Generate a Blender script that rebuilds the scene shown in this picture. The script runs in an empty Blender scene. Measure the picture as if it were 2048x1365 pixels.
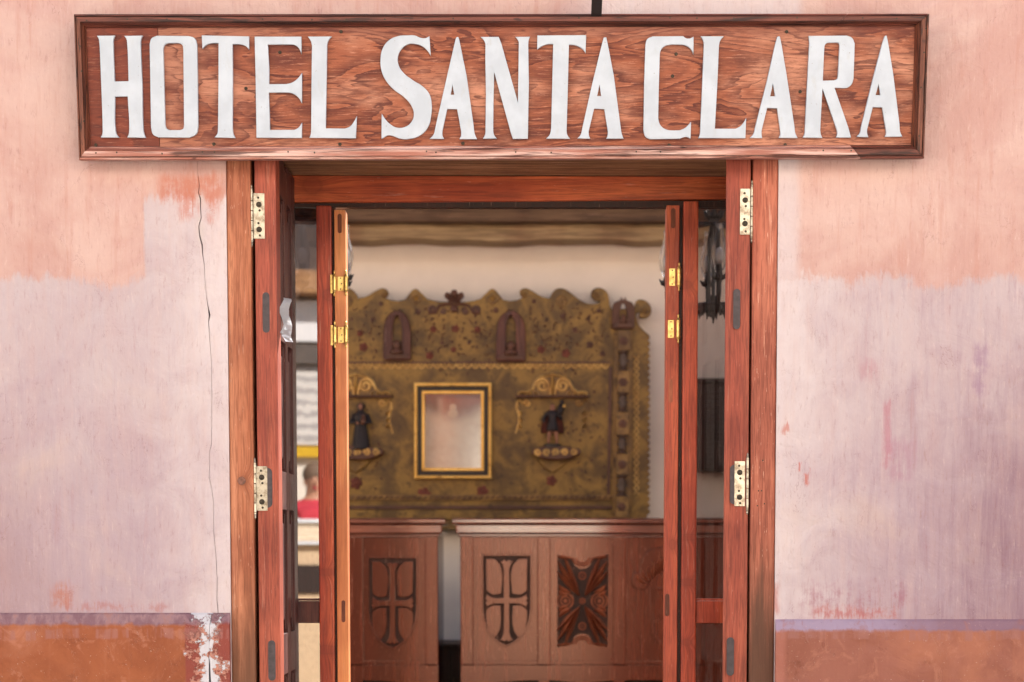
import bpy, bmesh, math, random
from mathutils import Vector, Matrix
R = math.radians
random.seed(7)
sc = bpy.context.scene
col = sc.collection

# ------------------------------------------------------------------ camera
FPX, CX, HOR = 4000.0, 1064.0, 1090.0        # focal length and axis in pixels of the 2048 px wide photograph
EYE = Vector((0.0, -6.0, 1.0)); PITCH = R(4.4)
V0 = HOR + FPX * math.tan(PITCH)
cam_d = bpy.data.cameras.new('camera'); cam = bpy.data.objects.new('camera', cam_d); col.objects.link(cam)
cam.location = EYE; cam.rotation_euler = (R(90) - PITCH, 0, 0)
cam_d.sensor_width = 36; cam_d.lens = 36 * FPX / 2048
cam_d.shift_x = -(CX - 1024) / 2048; cam_d.shift_y = (V0 - 682.5) / 2048
cam_d.clip_start = 0.05; cam_d.clip_end = 500
cam_d.dof.use_dof = True; cam_d.dof.focus_distance = 5.95; cam_d.dof.aperture_fstop = 3.2; cam_d.dof.aperture_blades = 9
sc.camera = cam

# ------------------------------------------------------------------ sky and sun
SUN_EL, SUN_AZ = R(40), R(28)                # from behind the building, a little to its east
world = bpy.data.worlds.new('World'); sc.world = world; world.use_nodes = True
wn = world.node_tree.nodes; wn.clear()
sky = wn.new('ShaderNodeTexSky'); sky.sky_type = 'NISHITA'; sky.sun_disc = False
sky.sun_elevation = SUN_EL; sky.sun_rotation = SUN_AZ; sky.air_density = 1.0; sky.dust_density = 1.6
bg = wn.new('ShaderNodeBackground'); bg.inputs[1].default_value = 0.075
wo = wn.new('ShaderNodeOutputWorld')
world.node_tree.links.new(sky.outputs[0], bg.inputs[0]); world.node_tree.links.new(bg.outputs[0], wo.inputs[0])
sun_d = bpy.data.lights.new('sun', 'SUN'); sun_d.energy = 5.0; sun_d.angle = R(0.53); sun_d.color = (1.0, 0.94, 0.86)
sun = bpy.data.objects.new('sun', sun_d); col.objects.link(sun)
sdir = Vector((math.sin(SUN_AZ) * math.cos(SUN_EL), math.cos(SUN_AZ) * math.cos(SUN_EL), math.sin(SUN_EL)))
sun.location = sdir * 20; sun.rotation_euler = (-sdir).to_track_quat('-Z', 'Y').to_euler()
sc.view_settings.view_transform = 'Standard'; sc.view_settings.look = 'None'
sc.view_settings.exposure = 1.7; sc.view_settings.gamma = 1.0
sc.cycles.use_denoising = True; sc.cycles.max_bounces = 7; sc.cycles.diffuse_bounces = 4
sc.cycles.transparent_max_bounces = 16; sc.cycles.sample_clamp_indirect = 6.0
sc.cycles.caustics_reflective = False; sc.cycles.caustics_refractive = False

# ------------------------------------------------------------------ measuring helpers
def at(px, py, Y):
    """point of the place at distance plane Y that was measured at pixel (px, py)"""
    F = Vector((0, math.cos(PITCH), -math.sin(PITCH))); U = Vector((0, math.sin(PITCH), math.cos(PITCH)))
    d = F + U * ((V0 - py) / FPX) + Vector((1, 0, 0)) * ((px - CX) / FPX)
    t = (Y - EYE.y) / d.y
    return EYE + d * t
def X(px, Y, py=800): return at(px, py, Y).x
def Z(py, Y): return at(CX, py, Y).z

# ------------------------------------------------------------------ object helpers
def tag(o, label=None, cat=None, group=None, kind=None):
    if label: o['label'] = label
    if cat: o['category'] = cat
    if group: o['group'] = group
    if kind: o['kind'] = kind
    return o
def thing(name, loc, label, cat, group=None):
    o = bpy.data.objects.new(name, None); o.empty_display_size = 0.1; col.objects.link(o)
    o.location = loc; return tag(o, label, cat, group)
def wloc(o):
    v = Vector(o.location); p = o.parent
    while p: v += Vector(p.location); p = p.parent
    return v
def put(name, me, m, parent=None, smooth=False):
    """link a mesh given in world coordinates as one object under its parent"""
    o = bpy.data.objects.new(name, me); col.objects.link(o)
    if parent:
        me.transform(Matrix.Translation(-wloc(parent))); o.parent = parent
    if m:
        me.materials.clear(); me.materials.append(m)
    if smooth:
        for p in me.polygons: p.use_smooth = True
    return o
def fin(bm, name='m'):
    bmesh.ops.recalc_face_normals(bm, faces=bm.faces)
    me = bpy.data.meshes.new(name); bm.to_mesh(me); bm.free(); return me
def bbox(bm, x0, x1, y0, y1, z0, z1, bev=0.0):
    r = bmesh.ops.create_cube(bm, size=1.0)
    for v in r['verts']:
        v.co = Vector(((x0 + x1) / 2 + v.co.x * (x1 - x0), (y0 + y1) / 2 + v.co.y * (y1 - y0), (z0 + z1) / 2 + v.co.z * (z1 - z0)))
    if bev:
        es = list({e for v in r['verts'] for e in v.link_edges})
        bmesh.ops.bevel(bm, geom=es, offset=bev, segments=2, affect='EDGES', profile=0.6)
def box(x0, x1, y0, y1, z0, z1, bev=0.0):
    bm = bmesh.new(); bbox(bm, x0, x1, y0, y1, z0, z1, bev); return fin(bm)
def rot_z(me, ang, about):
    me.transform(Matrix.Translation(about) @ Matrix.Rotation(ang, 4, 'Z') @ Matrix.Translation(-Vector(about))); return me
def shape(contours, y0, y1, bev=0.0, res=5, bevres=1):
    """solid with the given outlines (x, z[, 1 = smooth point]) between the planes y0 (front) and y1"""
    cu = bpy.data.curves.new('c', 'CURVE'); cu.dimensions = '2D'; cu.fill_mode = 'BOTH'
    cu.resolution_u = res; cu.extrude = max((y1 - y0) / 2 - bev, 1e-4); cu.bevel_depth = bev; cu.bevel_resolution = bevres
    if bev: cu.offset = -bev
    for c in contours:
        s = cu.splines.new('BEZIER'); s.bezier_points.add(len(c) - 1); s.use_cyclic_u = True
        for bp, p in zip(s.bezier_points, c):
            bp.co = (p[0], p[1], 0)
            h = 'AUTO' if len(p) > 2 and p[2] else 'VECTOR'
            bp.handle_left_type = h; bp.handle_right_type = h
    ob = bpy.data.objects.new('c', cu); col.objects.link(ob)
    bpy.context.view_layer.update()
    me = bpy.data.meshes.new_from_object(ob.evaluated_get(bpy.context.evaluated_depsgraph_get()))
    bpy.data.objects.remove(ob); bpy.data.curves.remove(cu)
    ym = (y0 + y1) / 2
    for v in me.vertices: v.co = Vector((v.co.x, ym - v.co.z, v.co.y))
    me.update()
    return me
def shape_px(contours, Y, thick, bev=0.0, s=1.0, ox=0.0, oy=0.0, **k):
    cs = []
    for c in contours:
        out = []
        for p in c:
            q = at(ox + p[0] / s, oy + p[1] / s, Y)
            out.append((q.x, q.z) + tuple(p[2:]))
        cs.append(out)
    return shape(cs, Y - thick, Y, bev, **k)
def lathe(profile, c, seg=20, axis='Z', bm=None):
    own = bm is None
    if own: bm = bmesh.new()
    rings = []
    for r, h in profile:
        ring = []
        for k in range(seg):
            a = 2 * math.pi * k / seg
            if axis == 'Z': p = Vector((r * math.cos(a), r * math.sin(a), h))
            elif axis == 'Y': p = Vector((r * math.cos(a), h, r * math.sin(a)))
            else: p = Vector((h, r * math.cos(a), r * math.sin(a)))
            ring.append(bm.verts.new(Vector(c) + p))
        rings.append(ring)
    for a, b in zip(rings, rings[1:]):
        for k in range(seg):
            try: bm.faces.new((a[k], a[(k + 1) % seg], b[(k + 1) % seg], b[k]))
            except ValueError: pass
    for ring in (rings[0], rings[-1]):
        bm.faces.new(ring)
    return fin(bm) if own else None
def tube(path, rad, seg=8, bm=None, cap=True):
    own = bm is None
    if own: bm = bmesh.new()
    pts = [Vector(p) for p in path]; n = len(pts)
    rads = rad if isinstance(rad, (list, tuple)) else [rad] * n
    rings = []; up = None
    for i, p in enumerate(pts):
        t = (pts[min(i + 1, n - 1)] - pts[max(i - 1, 0)]).normalized()
        if up is None: up = Vector((0, 0, 1)) if abs(t.z) < 0.9 else Vector((0, 1, 0))
        a = t.cross(up).normalized(); b = a.cross(t).normalized(); up = b
        rings.append([bm.verts.new(p + (a * math.cos(2 * math.pi * k / seg) + b * math.sin(2 * math.pi * k / seg)) * rads[i]) for k in range(seg)])
    for r0, r1 in zip(rings, rings[1:]):
        for k in range(seg): bm.faces.new((r0[k], r0[(k + 1) % seg], r1[(k + 1) % seg], r1[k]))
    if cap: bm.faces.new(rings[0]); bm.faces.new(rings[-1])
    return fin(bm) if own else None
def leaf(bm, p0, p1, w, h, bend=0.0, n=10, Y=0.0):
    """raised carved lens from p0 to p1 in the x-z plane, ridge h in front of Y"""
    a, b = Vector((p0[0], 0, p0[1])), Vector((p1[0], 0, p1[1])); d = b - a; nrm = Vector((-d.z, 0, d.x)).normalized()
    L, M_, Rr = [], [], []
    for i in range(n + 1):
        t = i / n; c = a + d * t + nrm * bend * math.sin(math.pi * t); ww = w * max(math.sin(math.pi * (0.04 + 0.92 * t)) ** 0.8, 0.02)
        L.append(bm.verts.new(c + nrm * ww + Vector((0, Y, 0)))); Rr.append(bm.verts.new(c - nrm * ww + Vector((0, Y, 0))))
        M_.append(bm.verts.new(c + Vector((0, Y - h * (0.3 + 0.7 * math.sin(math.pi * (0.08 + 0.84 * t))), 0))))
    for i in range(n):
        bm.faces.new((L[i], L[i + 1], M_[i + 1], M_[i])); bm.faces.new((M_[i], M_[i + 1], Rr[i + 1], Rr[i]))
def ball(c, r, bm=None, seg=10, sc3=(1, 1, 1)):
    own = bm is None
    if own: bm = bmesh.new()
    bmesh.ops.create_uvsphere(bm, u_segments=seg, v_segments=max(6, seg * 2 // 3), radius=1.0,
                              matrix=Matrix.Translation(c) @ Matrix.Diagonal((r * sc3[0], r * sc3[1], r * sc3[2], 1)))
    return fin(bm) if own else None
def arc(cx, cz, r0, r1, a0, a1, n, Y):
    return [(cx + (r0 + (r1 - r0) * i / n) * math.cos(a0 + (a1 - a0) * i / n), Y, cz + (r0 + (r1 - r0) * i / n) * math.sin(a0 + (a1 - a0) * i / n)) for i in range(n + 1)]

# ------------------------------------------------------------------ material helpers
def lin(r, g, b):
    f = lambda c: (c / 255 / 12.92) if c / 255 <= 0.04045 else ((c / 255 + 0.055) / 1.055) ** 2.4
    return (f(r), f(g), f(b))
class V:
    def __init__(s, g, sock): s.g, s.s = g, sock
    def _m(s, op, o, rev=False):
        a, b = (o, s) if rev else (s, o)
        return s.g.math(op, a, b)
    def __add__(s, o): return s._m('ADD', o)
    def __radd__(s, o): return s._m('ADD', o)
    def __sub__(s, o): return s._m('SUBTRACT', o)
    def __rsub__(s, o): return s._m('SUBTRACT', o, True)
    def __mul__(s, o): return s._m('MULTIPLY', o)
    def __rmul__(s, o): return s._m('MULTIPLY', o)
    def __truediv__(s, o): return s._m('DIVIDE', o)
class G:
    def __init__(s, name):
        s.m = bpy.data.materials.new(name); s.m.use_nodes = True; s.t = s.m.node_tree; s.t.nodes.clear()
        s.out = s.t.nodes.new('ShaderNodeOutputMaterial')
        geo = s.t.nodes.new('ShaderNodeNewGeometry'); s.pos = geo.outputs['Position']
        s.nrm = geo.outputs['Normal']
        xyz = s.t.nodes.new('ShaderNodeSeparateXYZ'); s.t.links.new(s.pos, xyz.inputs[0])
        s.x, s.y, s.z = (V(s, xyz.outputs[i]) for i in range(3))
    def set(s, sock, v):
        if isinstance(v, V): s.t.links.new(v.s, sock)
        elif isinstance(v, bpy.types.NodeSocket): s.t.links.new(v, sock)
        elif isinstance(v, tuple) and len(v) == 3 and sock.type == 'RGBA': sock.default_value = (*v, 1)
        else: sock.default_value = v
    def math(s, op, a, b=0.0, c=None, clamp=False):
        n = s.t.nodes.new('ShaderNodeMath'); n.operation = op; n.use_clamp = clamp
        s.set(n.inputs[0], a); s.set(n.inputs[1], b)
        if c is not None: s.set(n.inputs[2], c)
        return V(s, n.outputs[0])
    def vec(s, x, y, z):
        n = s.t.nodes.new('ShaderNodeCombineXYZ')
        for i, v in enumerate((x, y, z)): s.set(n.inputs[i], v)
        return V(s, n.outputs[0])
    def noise(s, v, scale=1.0, detail=4, rough=0.55, dist=0.0):
        n = s.t.nodes.new('ShaderNodeTexNoise'); s.set(n.inputs['Vector'], v)
        n.inputs['Scale'].default_value = scale; n.inputs['Detail'].default_value = detail
        n.inputs['Roughness'].default_value = rough; n.inputs['Distortion'].default_value = dist
        return V(s, n.outputs['Fac'])
    def step(s, v, a, b):
        """smooth 0..1 as v goes a..b"""
        n = s.t.nodes.new('ShaderNodeMapRange'); n.interpolation_type = 'SMOOTHSTEP'
        s.set(n.inputs[0], v)
        if a > b: a, b, r0, r1 = b, a, 1.0, 0.0
        else: r0, r1 = 0.0, 1.0
        n.inputs[1].default_value = a; n.inputs[2].default_value = b; n.inputs[3].default_value = r0; n.inputs[4].default_value = r1
        return V(s, n.outputs[0])
    def mix(s, f, a, b, mode='MIX'):
        n = s.t.nodes.new('ShaderNodeMix'); n.data_type = 'RGBA'; n.blend_type = mode
        s.set(n.inputs[0], f); s.set(n.inputs[6], a); s.set(n.inputs[7], b)
        return V(s, n.outputs[2])
    def bump(s, h, strength=0.3, dist=0.002, normal=None):
        n = s.t.nodes.new('ShaderNodeBump'); s.set(n.inputs['Height'], h); n.inputs['Strength'].default_value = strength; n.inputs['Distance'].default_value = dist
        if normal: s.set(n.inputs['Normal'], normal)
        return V(s, n.outputs[0])
    def bsdf(s, color, rough=0.6, metal=0.0, normal=None, spec=0.5, **k):
        n = s.t.nodes.new('ShaderNodeBsdfPrincipled'); s.set(n.inputs['Base Color'], color); s.set(n.inputs['Roughness'], rough)
        n.inputs['Metallic'].default_value = metal; n.inputs['Specular IOR Level'].default_value = spec
        if normal: s.set(n.inputs['Normal'], normal)
        for kk, v in k.items(): s.set(n.inputs[kk], v)
        s.t.links.new(n.outputs[0], s.out.inputs[0]); return s.m

def plain(name, c, rough=0.6, metal=0.0, var=0.12, scale=30.0, spec=0.5):
    g = G(name); n = g.noise(g.pos, scale, 5)
    a = tuple(v * (1 - var) for v in c); b = tuple(min(1, v * (1 + var)) for v in c)
    return g.bsdf(g.mix(g.step(n, .3, .7), a, b), rough, metal, g.bump(n, .15, .001), spec)

def wood(name, base, dark, light, axis='Z', across=26, gloss=0.45, knots=(), stain=None, pale=0.22, streak=0.6, off=0.0, bumpy=0.25, coat=0.0, grime=.55, zone=.75, cior=1.5, sheen=None):
    """boards: grain along axis; knots = world (x, z, rx, rz); stain = (z_top, z_bottom, colour) weathering low on the wood"""
    g = G(name)
    x, y, z = g.x + off, g.y + off * 0.7, g.z + off * 1.3
    for kx, kz, rx, rz in knots:
        dx, dz = (g.x - kx) * (1 / rx), (g.z - kz) * (1 / rz)
        e = g.math('EXPONENT', (dx * dx + dz * dz) * -0.35)
        if axis == 'Z': x = x + e * (dx * (rx * 0.9)) + e * 0.012
        else: z = z + e * (dz * (rz * 0.9)) + e * 0.012
    A = {'X': (0.05, 1, 1), 'Y': (1, 0.05, 1), 'Z': (1, 1, 0.05)}[axis]
    co = g.vec(x * A[0], y * A[1], z * A[2])
    n1 = g.noise(co, across, 5, .6, 1.2)
    n2 = g.noise(co, across * 9, 3, .6, .3)
    big = g.noise(g.vec(x * (A[0] * 2 + .0), y, z * (A[2] * 2)), 4.0, 3, .5)
    c = g.mix(g.step(n1, .32, .68), dark, base)
    c = g.mix(g.step(big, .42, .72) * 0.75, c, light)
    c = g.mix(g.step(n2, .56, .36) * streak, c, tuple(v * .55 for v in dark))
    hue = g.noise(g.vec(x * .3 + off, y * .3, z * .3) if False else g.vec((x if axis == 'X' else x * .2) + off, y * .2, z if axis == 'Z' else z * .2), 2.3, 3, .6)
    c = g.mix(g.step(hue, .44, .64) * zone, c, (.60, .46, .46), 'MULTIPLY')
    gr = g.noise(g.vec(x * A[0] * 4, y * A[1] * 4, z * A[2] * 4), 11, 6, .7, .6)
    c = g.mix(g.step(gr, .50, .68) * grime, c, tuple(v * .45 for v in dark))
    if pale:
        wear = g.noise(g.vec(x * A[0] * 3, y * A[1] * 3, z * A[2] * 3), 30, 6, .7)
        c = g.mix(g.step(wear, .60, .68) * pale, c, lin(236, 190, 165))
        nick = g.noise(g.vec(x * A[0] * 6, y * A[1] * 6, z * A[2] * 6), 95, 3, .6)
        c = g.mix(g.step(nick, .70, .73) * min(1, pale * 2.2), c, lin(240, 200, 176)); c = g.mix(g.step(nick, .285, .26) * .7, c, tuple(v * .3 for v in dark))
    for kx, kz, rx, rz in knots:
        dx, dz = (g.x - kx) * (1 / rx), (g.z - kz) * (1 / rz)
        d = g.math('SQRT', dx * dx + dz * dz) + (g.noise(g.pos, 60, 3) - .5) * .5
        c = g.mix(g.step(d, 2.2, .2) * .6, c, tuple(v * .6 for v in dark))
        c = g.mix(g.step(g.math('ABSOLUTE', d - .8), .25, .03) * .18, c, tuple(v * .25 for v in dark))
    if stain:
        zt, zb, sc_ = stain
        m = g.step(g.z + (n1 - .5) * .55 + (big - .5) * .4, zt, zb)
        c = g.mix(m * .92, c, sc_)
    h = n2 * .6 + n1 * .4
    if sheen: return g.bsdf(c, sheen[0], 0, g.bump(h, bumpy * .6, .0015), .5, **{'IOR': sheen[1], 'Specular Tint': (1.0, .60, .50)})
    return g.bsdf(c, g.mix(n1, (gloss - .08,) * 3, (gloss + .12,) * 3), 0, g.bump(h, bumpy, .0015), .4, **({'Coat Weight': 1.0, 'Coat Roughness': coat, 'Coat IOR': cior} if coat else {}))

# ---- wall paint
zL = lambda py: Z(py, 0.0)
xL = lambda px: X(px, 0.0)
def band(g, v, a, b, soft):
    return g.step(v, a - soft, a + soft) * g.step(v, b + soft, b - soft)
def plaster_mat(name, wains=False):
    g = G(name)
    fine = g.noise(g.vec(g.x, g.y, g.z * .045), 150, 4, .65)
    brush = g.noise(g.vec(g.x, g.y, g.z * .10), 34, 5, .62, .3)
    cloud = g.noise(g.pos, 2.6, 5, .6, .4)
    cloud2 = g.noise(g.pos, 7.0, 5, .6, .6)
    rag = (g.noise(g.vec(g.x, g.y, g.z * .35), 26, 5, .7) - .5)
    rag2 = (g.noise(g.vec(g.x, g.y, g.z * .15), 90, 3, .7) - .5)
    speck = g.noise(g.pos, 160, 2, .5)
    blot = g.noise(g.pos, 22, 6, .7)
    if not wains:
        coral, peach, deep = lin(188, 151, 145), lin(203, 174, 168), lin(181, 130, 116)
        c = g.mix(g.step(cloud, .35, .65), coral, peach)
        c = g.mix(g.step(brush, .50, .72) * .38, c, deep)
        c = g.mix(g.step(cloud2, .55, .75) * .3, c, lin(196, 166, 166))
        # pale repaint of the lower wall; it steps up beside the door
        zl = g.z + rag * .10 + rag2 * .05 + (g.noise(g.vec(g.x, 0.0, 0.0), 3.0, 3, .6) - .5) * .14 + (cloud2 - .5) * .10
        low = g.step(zl, zL(548), zL(572))
        stepx = g.step(g.x + rag * .02 + rag2 * .012, xL(290), xL(296)) * g.step(g.x, .3, .2)
        low2 = g.step(zl + rag * .05, zL(384), zL(412)) * stepx
        side = g.step(g.x + rag * .01 + rag2 * .01, xL(1606), xL(1582)) * g.step(g.x, 0, .3) * .8
        m = g.math('MAXIMUM', g.math('MAXIMUM', low, low2), side)
        m = m * (0.90 + (brush - .5) * .8)
        pale = g.mix(g.step(cloud2, .35, .7), lin(187, 175, 182), lin(181, 165, 173))
        mauve = g.step(g.z + (cloud - .5) * .9 + rag * .2, zL(640), zL(1150))
        pale = g.mix(mauve * .7, pale, lin(165, 146, 160))
        pale = g.mix(g.step(g.x, .5, 1.6) * g.step(brush, .46, .72) * .42, pale, lin(150, 116, 128))
        pale = g.mix(g.step(brush, .57, .76) * .4, pale, lin(172, 134, 136))
        pale = g.mix(g.step(cloud, .56, .72) * .4, pale, lin(190, 168, 160))
        pale = g.mix(g.step(g.x + (cloud2 - .5) * .5, 1.0, 1.55) * g.step(g.z + (cloud - .5) * .6, zL(560), zL(1000)) * .75, pale, lin(130, 100, 116))  # vignette-like darkening of the right lower corner, painted in
        pale = g.mix(g.step(g.x + (cloud2 - .5) * .4, xL(190), xL(-60)) * g.step(g.z + (cloud - .5) * .6, zL(700), zL(1150)) * .5, pale, lin(150, 118, 122))  # the same darkening painted into the left lower corner
        door_light = g.step(g.math('ABSOLUTE', g.x - xL(1006)) + (cloud2 - .5) * .35 + rag * .12, 1.12, .72)  # light falling off from the doorway, painted into the wall colour
        pale = g.mix(door_light * .85, pale, lin(212, 203, 207))
        c = g.mix(g.math('MINIMUM', m, 1.0), c, pale)
        grit = g.noise(g.vec(g.x, g.y, g.z * .22), 85, 5, .75); fm = g.step(cloud2, .38, .62)
        c = g.mix(g.step(fine, .52, .72) * fm * .12, c, lin(232, 210, 205)); c = g.mix(g.step(grit, .46, .30) * .30, c, lin(138, 92, 88)); c = g.mix(g.step(grit, .56, .70) * .22, c, lin(226, 206, 200))
        chip = g.noise(g.pos, 48, 4, .75)
        c = g.mix(g.step(chip, .70, .73) * g.step(cloud2, .48, .6) * .55, c, lin(214, 206, 206))
        c = g.mix(g.step(chip, .30, .275) * g.step(cloud, .48, .6) * .5, c, lin(160, 100, 84))
        hair = g.noise(g.vec(g.x * 1.2, g.y, g.z * .7), 9, 6, .62, .8)
        c = g.mix(g.step(g.math('ABSOLUTE', hair - .5), .0035, .0008) * g.step(cloud2, .52, .62) * .45, c, lin(120, 84, 80))
        # coral patches that show through
        def patch(px0, px1, py0, py1, soft, colr, amt, thr=.45):
            nonlocal c
            a, b, t, d = xL(px0), xL(px1), zL(py0), zL(py1)
            sx_, sz_ = min(soft * 2.2, (b - a) * .45), min(soft * 2.2, (t - d) * .45)
            mm = band(g, g.x + rag * .03 + rag2 * .03, a, b, sx_) * band(g, g.z + rag * .07 + rag2 * .06, d, t, sz_)
            mm = mm * g.step(blot * .6 + brush * .4 + (fine - .5) * .35, thr - .04, thr + .12)
            c = g.mix(mm * amt, c, colr)
        patch(326, 452, 352, 398, .008, lin(183, 107, 82), 0.60, .42)
        patch(362, 410, 385, 436, .010, lin(183, 109, 88), 0.64, .44)
        patch(420, 440, 388, 440, .006, lin(186, 117, 100), 0.56, .40)
        patch(98, 138, 1172, 1216, .010, lin(175, 107, 82), 0.68, .42)
        patch(120, 330, 1205, 1222, .006, lin(168, 100, 90), 0.48, .46)
        patch(1630, 1800, 1216, 1236, .006, lin(175, 90, 79), 0.64, .42)
        patch(1600, 1830, 1170, 1228, .02, lin(152, 92, 108), 0.56, .50)
        patch(1546, 1560, 1170, 1232, .005, lin(180, 113, 103), 0.64, .36)
        patch(1768, 1782, 805, 930, .005, lin(175, 109, 124), 0.52, .40)
        patch(1775, 1830, 880, 960, .01, lin(160, 109, 135), 0.40, .46)
        patch(1596, 1602, 930, 946, .002, lin(185, 97, 79), 0.72, .30)
        patch(1611, 1619, 944, 970, .003, lin(185, 97, 79), 0.72, .32)
        patch(1566, 1578, 852, 868, .003, lin(185, 109, 94), 0.64, .34)
        patch(1945, 1975, 690, 790, .008, lin(137, 100, 135), 0.48, .42)
        patch(1720, 1755, 720, 760, .01, lin(175, 126, 135), 0.48, .44)
        # white filler along the crack near the ledge, lighter plaster round the crack
        near = g.step(g.math('ABSOLUTE', g.x + rag * .015 - xL(422)), .075, .012)
        c = g.mix(near * g.step(g.z, zL(1130), zL(1225)) * g.step(blot, .60, .66), c, lin(206, 204, 212))
        near2 = g.step(g.math('ABSOLUTE', g.x + rag * .012 - xL(405)), .02, .004) * band(g, g.z, zL(500), zL(385), .02)
        c = g.mix(near2 * g.step(blot, .42, .52) * .8, c, lin(196, 184, 184))
        c = g.mix(g.step(speck, .735, .78) * .35, c, lin(140, 90, 85))
        ledge = None
    else:
        left = g.step(g.x, .05, -.05)
        tl = g.mix(g.step(cloud2, .35, .7), lin(156, 92, 62), lin(138, 78, 52))
        tr = g.mix(g.step(cloud2, .35, .7), lin(152, 99, 86), lin(140, 88, 74))
        c = g.mix(left, tr, tl)
        c = g.mix(g.step(blot, .56, .72) * .45, c, lin(104, 56, 40)); c = g.mix(g.step(cloud, .46, .66) * .5, c, lin(184, 122, 96)); c = g.mix(g.step(g.noise(g.pos, 14, 6, .7, .8), .54, .66) * .35, c, lin(190, 132, 112))
        c = g.mix(g.step(brush, .55, .75) * .25, c, lin(176, 116, 92))
        # darker red coat by the jamb
        c = g.mix(band(g, g.x + rag * .01, xL(366), xL(470), .004) * left * .9, c, lin(136, 68, 62))
        c = g.mix(g.step(g.x + rag * .01, xL(1580), xL(1566)) * (1 - left) * .6, c, lin(172, 112, 100))
        # flaked paint down to white round the crack
        fl = g.math('ABSOLUTE', g.x - xL(412) + (g.z - zL(1300)) * .12)
        f1 = g.step(fl + (blot - .5) * .26 + (g.noise(g.pos, 70, 3) - .5) * .05, .047, .041)
        f2 = g.step(fl + (blot - .5) * .26 + (g.noise(g.pos, 60, 3) - .5) * .05, .030, .025)
        c = g.mix(f1 * left, c, lin(184, 130, 116))
        c = g.mix(f2 * left, c, lin(200, 200, 210))
        # mauve ledge
        zt = zL(1250) + (zL(1262) - zL(1250)) * 0
        lm = g.math('MULTIPLY', left, g.step(g.z + rag * .03 + (cloud2 - .5) * .03, zL(1254), zL(1244)))
        lm = g.math('MAXIMUM', lm, (1 - left) * g.step(g.z + rag * .03 + (cloud2 - .5) * .02, zL(1265), zL(1256)))
        lc = g.mix(left, g.mix(g.step(g.x + (cloud - .5), 1.35, 1.0), lin(132, 108, 128), lin(160, 148, 176)), g.mix(g.step(brush, .4, .65), lin(126, 100, 114), lin(156, 132, 142)))
        lc = g.mix(g.step(blot, .6, .7) * .5, lc, lin(96, 72, 96))
        c = g.mix(lm * (1 - f2 * left) * (.86 - g.step(brush, .52, .7) * .35), c, lc)
        smear = band(g, g.z + rag * .02 + (cloud - .5) * .05, zL(1278), zL(1258), .004)
        c = g.mix(smear * g.step(brush, .42, .6) * .6, c, lin(156, 110, 106))
        c = g.mix(g.step(speck, .72, .76) * .6, c, lin(196, 170, 156))
    scr = g.noise(g.vec(g.x * 1.0 + g.z * .5, g.y, g.z * .2 - g.x * .3), 60, 2, .5, 1.5)
    c = g.mix(g.step(g.math('ABSOLUTE', scr - .5), .006, .001) * g.step(blot, .5, .62) * .35, c, lin(206, 190, 188))
    nm = g.bump(cloud * 1.0 + cloud2 * .6, .75, .03)
    nm = g.bump(fine * .4 + brush * .8 + blot * .7, .5, .005, nm)
    if wains: nm = g.bump((1 - f2 * left) + (1 - f1 * left) * .6, .9, .004, nm)
    else: nm = g.bump(g.math('MINIMUM', m, 1.0) * .8 + g.step(chip, .70, .73), .5, .002, nm)
    return g.bsdf(c, .82, 0, nm, .3)

M = {}
M['plaster'] = plaster_mat('plaster'); M['wainscot'] = plaster_mat('wainscot', True)
M['adobe'] = plain('adobe_core', (.10, .06, .04), .95)
RED, REDD, REDL = lin(186, 92, 70), lin(150, 62, 48), lin(208, 118, 88)
M['jamb_left'] = wood('jamb_wood_left', lin(194, 128, 95), lin(167, 95, 63), lin(204, 145, 114), 'Z', 30, .6,
                      knots=[(xL(484), zL(962), .014, .018), (xL(503), zL(850), .006, .02)], stain=(zL(1130), zL(1380), lin(98, 62, 42)), pale=.35, streak=.6)
M['jamb_right'] = wood('jamb_wood_right', lin(184, 104, 81), lin(160, 77, 57), lin(193, 121, 96), 'Z', 30, .6,
                       stain=(zL(960), zL(1290), lin(78, 50, 34)), pale=.45, streak=.6, off=3.0)
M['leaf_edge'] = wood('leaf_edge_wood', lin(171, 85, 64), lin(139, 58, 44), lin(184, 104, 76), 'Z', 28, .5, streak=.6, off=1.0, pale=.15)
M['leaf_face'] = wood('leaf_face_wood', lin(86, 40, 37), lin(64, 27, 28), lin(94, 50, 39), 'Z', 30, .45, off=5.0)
M['post_left'] = wood('post_wood_left', lin(195, 86, 59), lin(158, 58, 42), lin(204, 100, 58), 'Z', 26, .38, off=2.0,
                      knots=[(X(662, .5), Z(590, .5), .03, .022), (X(650, .5), Z(1145, .5), .05, .012), (X(650, .5), Z(1300, .5), .05, .016)])
M['post_right'] = wood('post_wood_right', lin(211, 95, 66), lin(173, 67, 46), lin(218, 110, 61), 'Z', 26, .38, off=4.0,
                       knots=[(X(1372, .5), Z(570, .5), .02, .014), (X(1380, .5), Z(1075, .5), .05, .012), (X(1378, .5), Z(1165, .5), .05, .012), (X(1376, .5), Z(1285, .5), .02, .012)])
M['inner_left'] = wood('inner_leaf_wood_left', lin(232, 152, 94), lin(212, 124, 74), lin(238, 166, 112), 'Z', 22, .45, off=6.0, streak=.2)
M['inner_right'] = wood('inner_leaf_wood_right', lin(211, 104, 72), lin(179, 77, 57), lin(216, 117, 74), 'Z', 24, .45, off=7.0, knots=[(X(1345, .55), Z(1090, .55), .012, .02)])
M['header'] = wood('header_wood', lin(205, 101, 56), lin(169, 72, 42), lin(215, 121, 68), 'X', 22, .4, off=2.5,
                   knots=[(X(628, .5), Z(372, .5), .035, .03)])
M['old_beam'] = wood('weathered_lintel_wood', lin(186, 144, 106), lin(120, 86, 60), lin(206, 164, 126), 'X', 34, .75, pale=.5, off=1.5, streak=.6)
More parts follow.
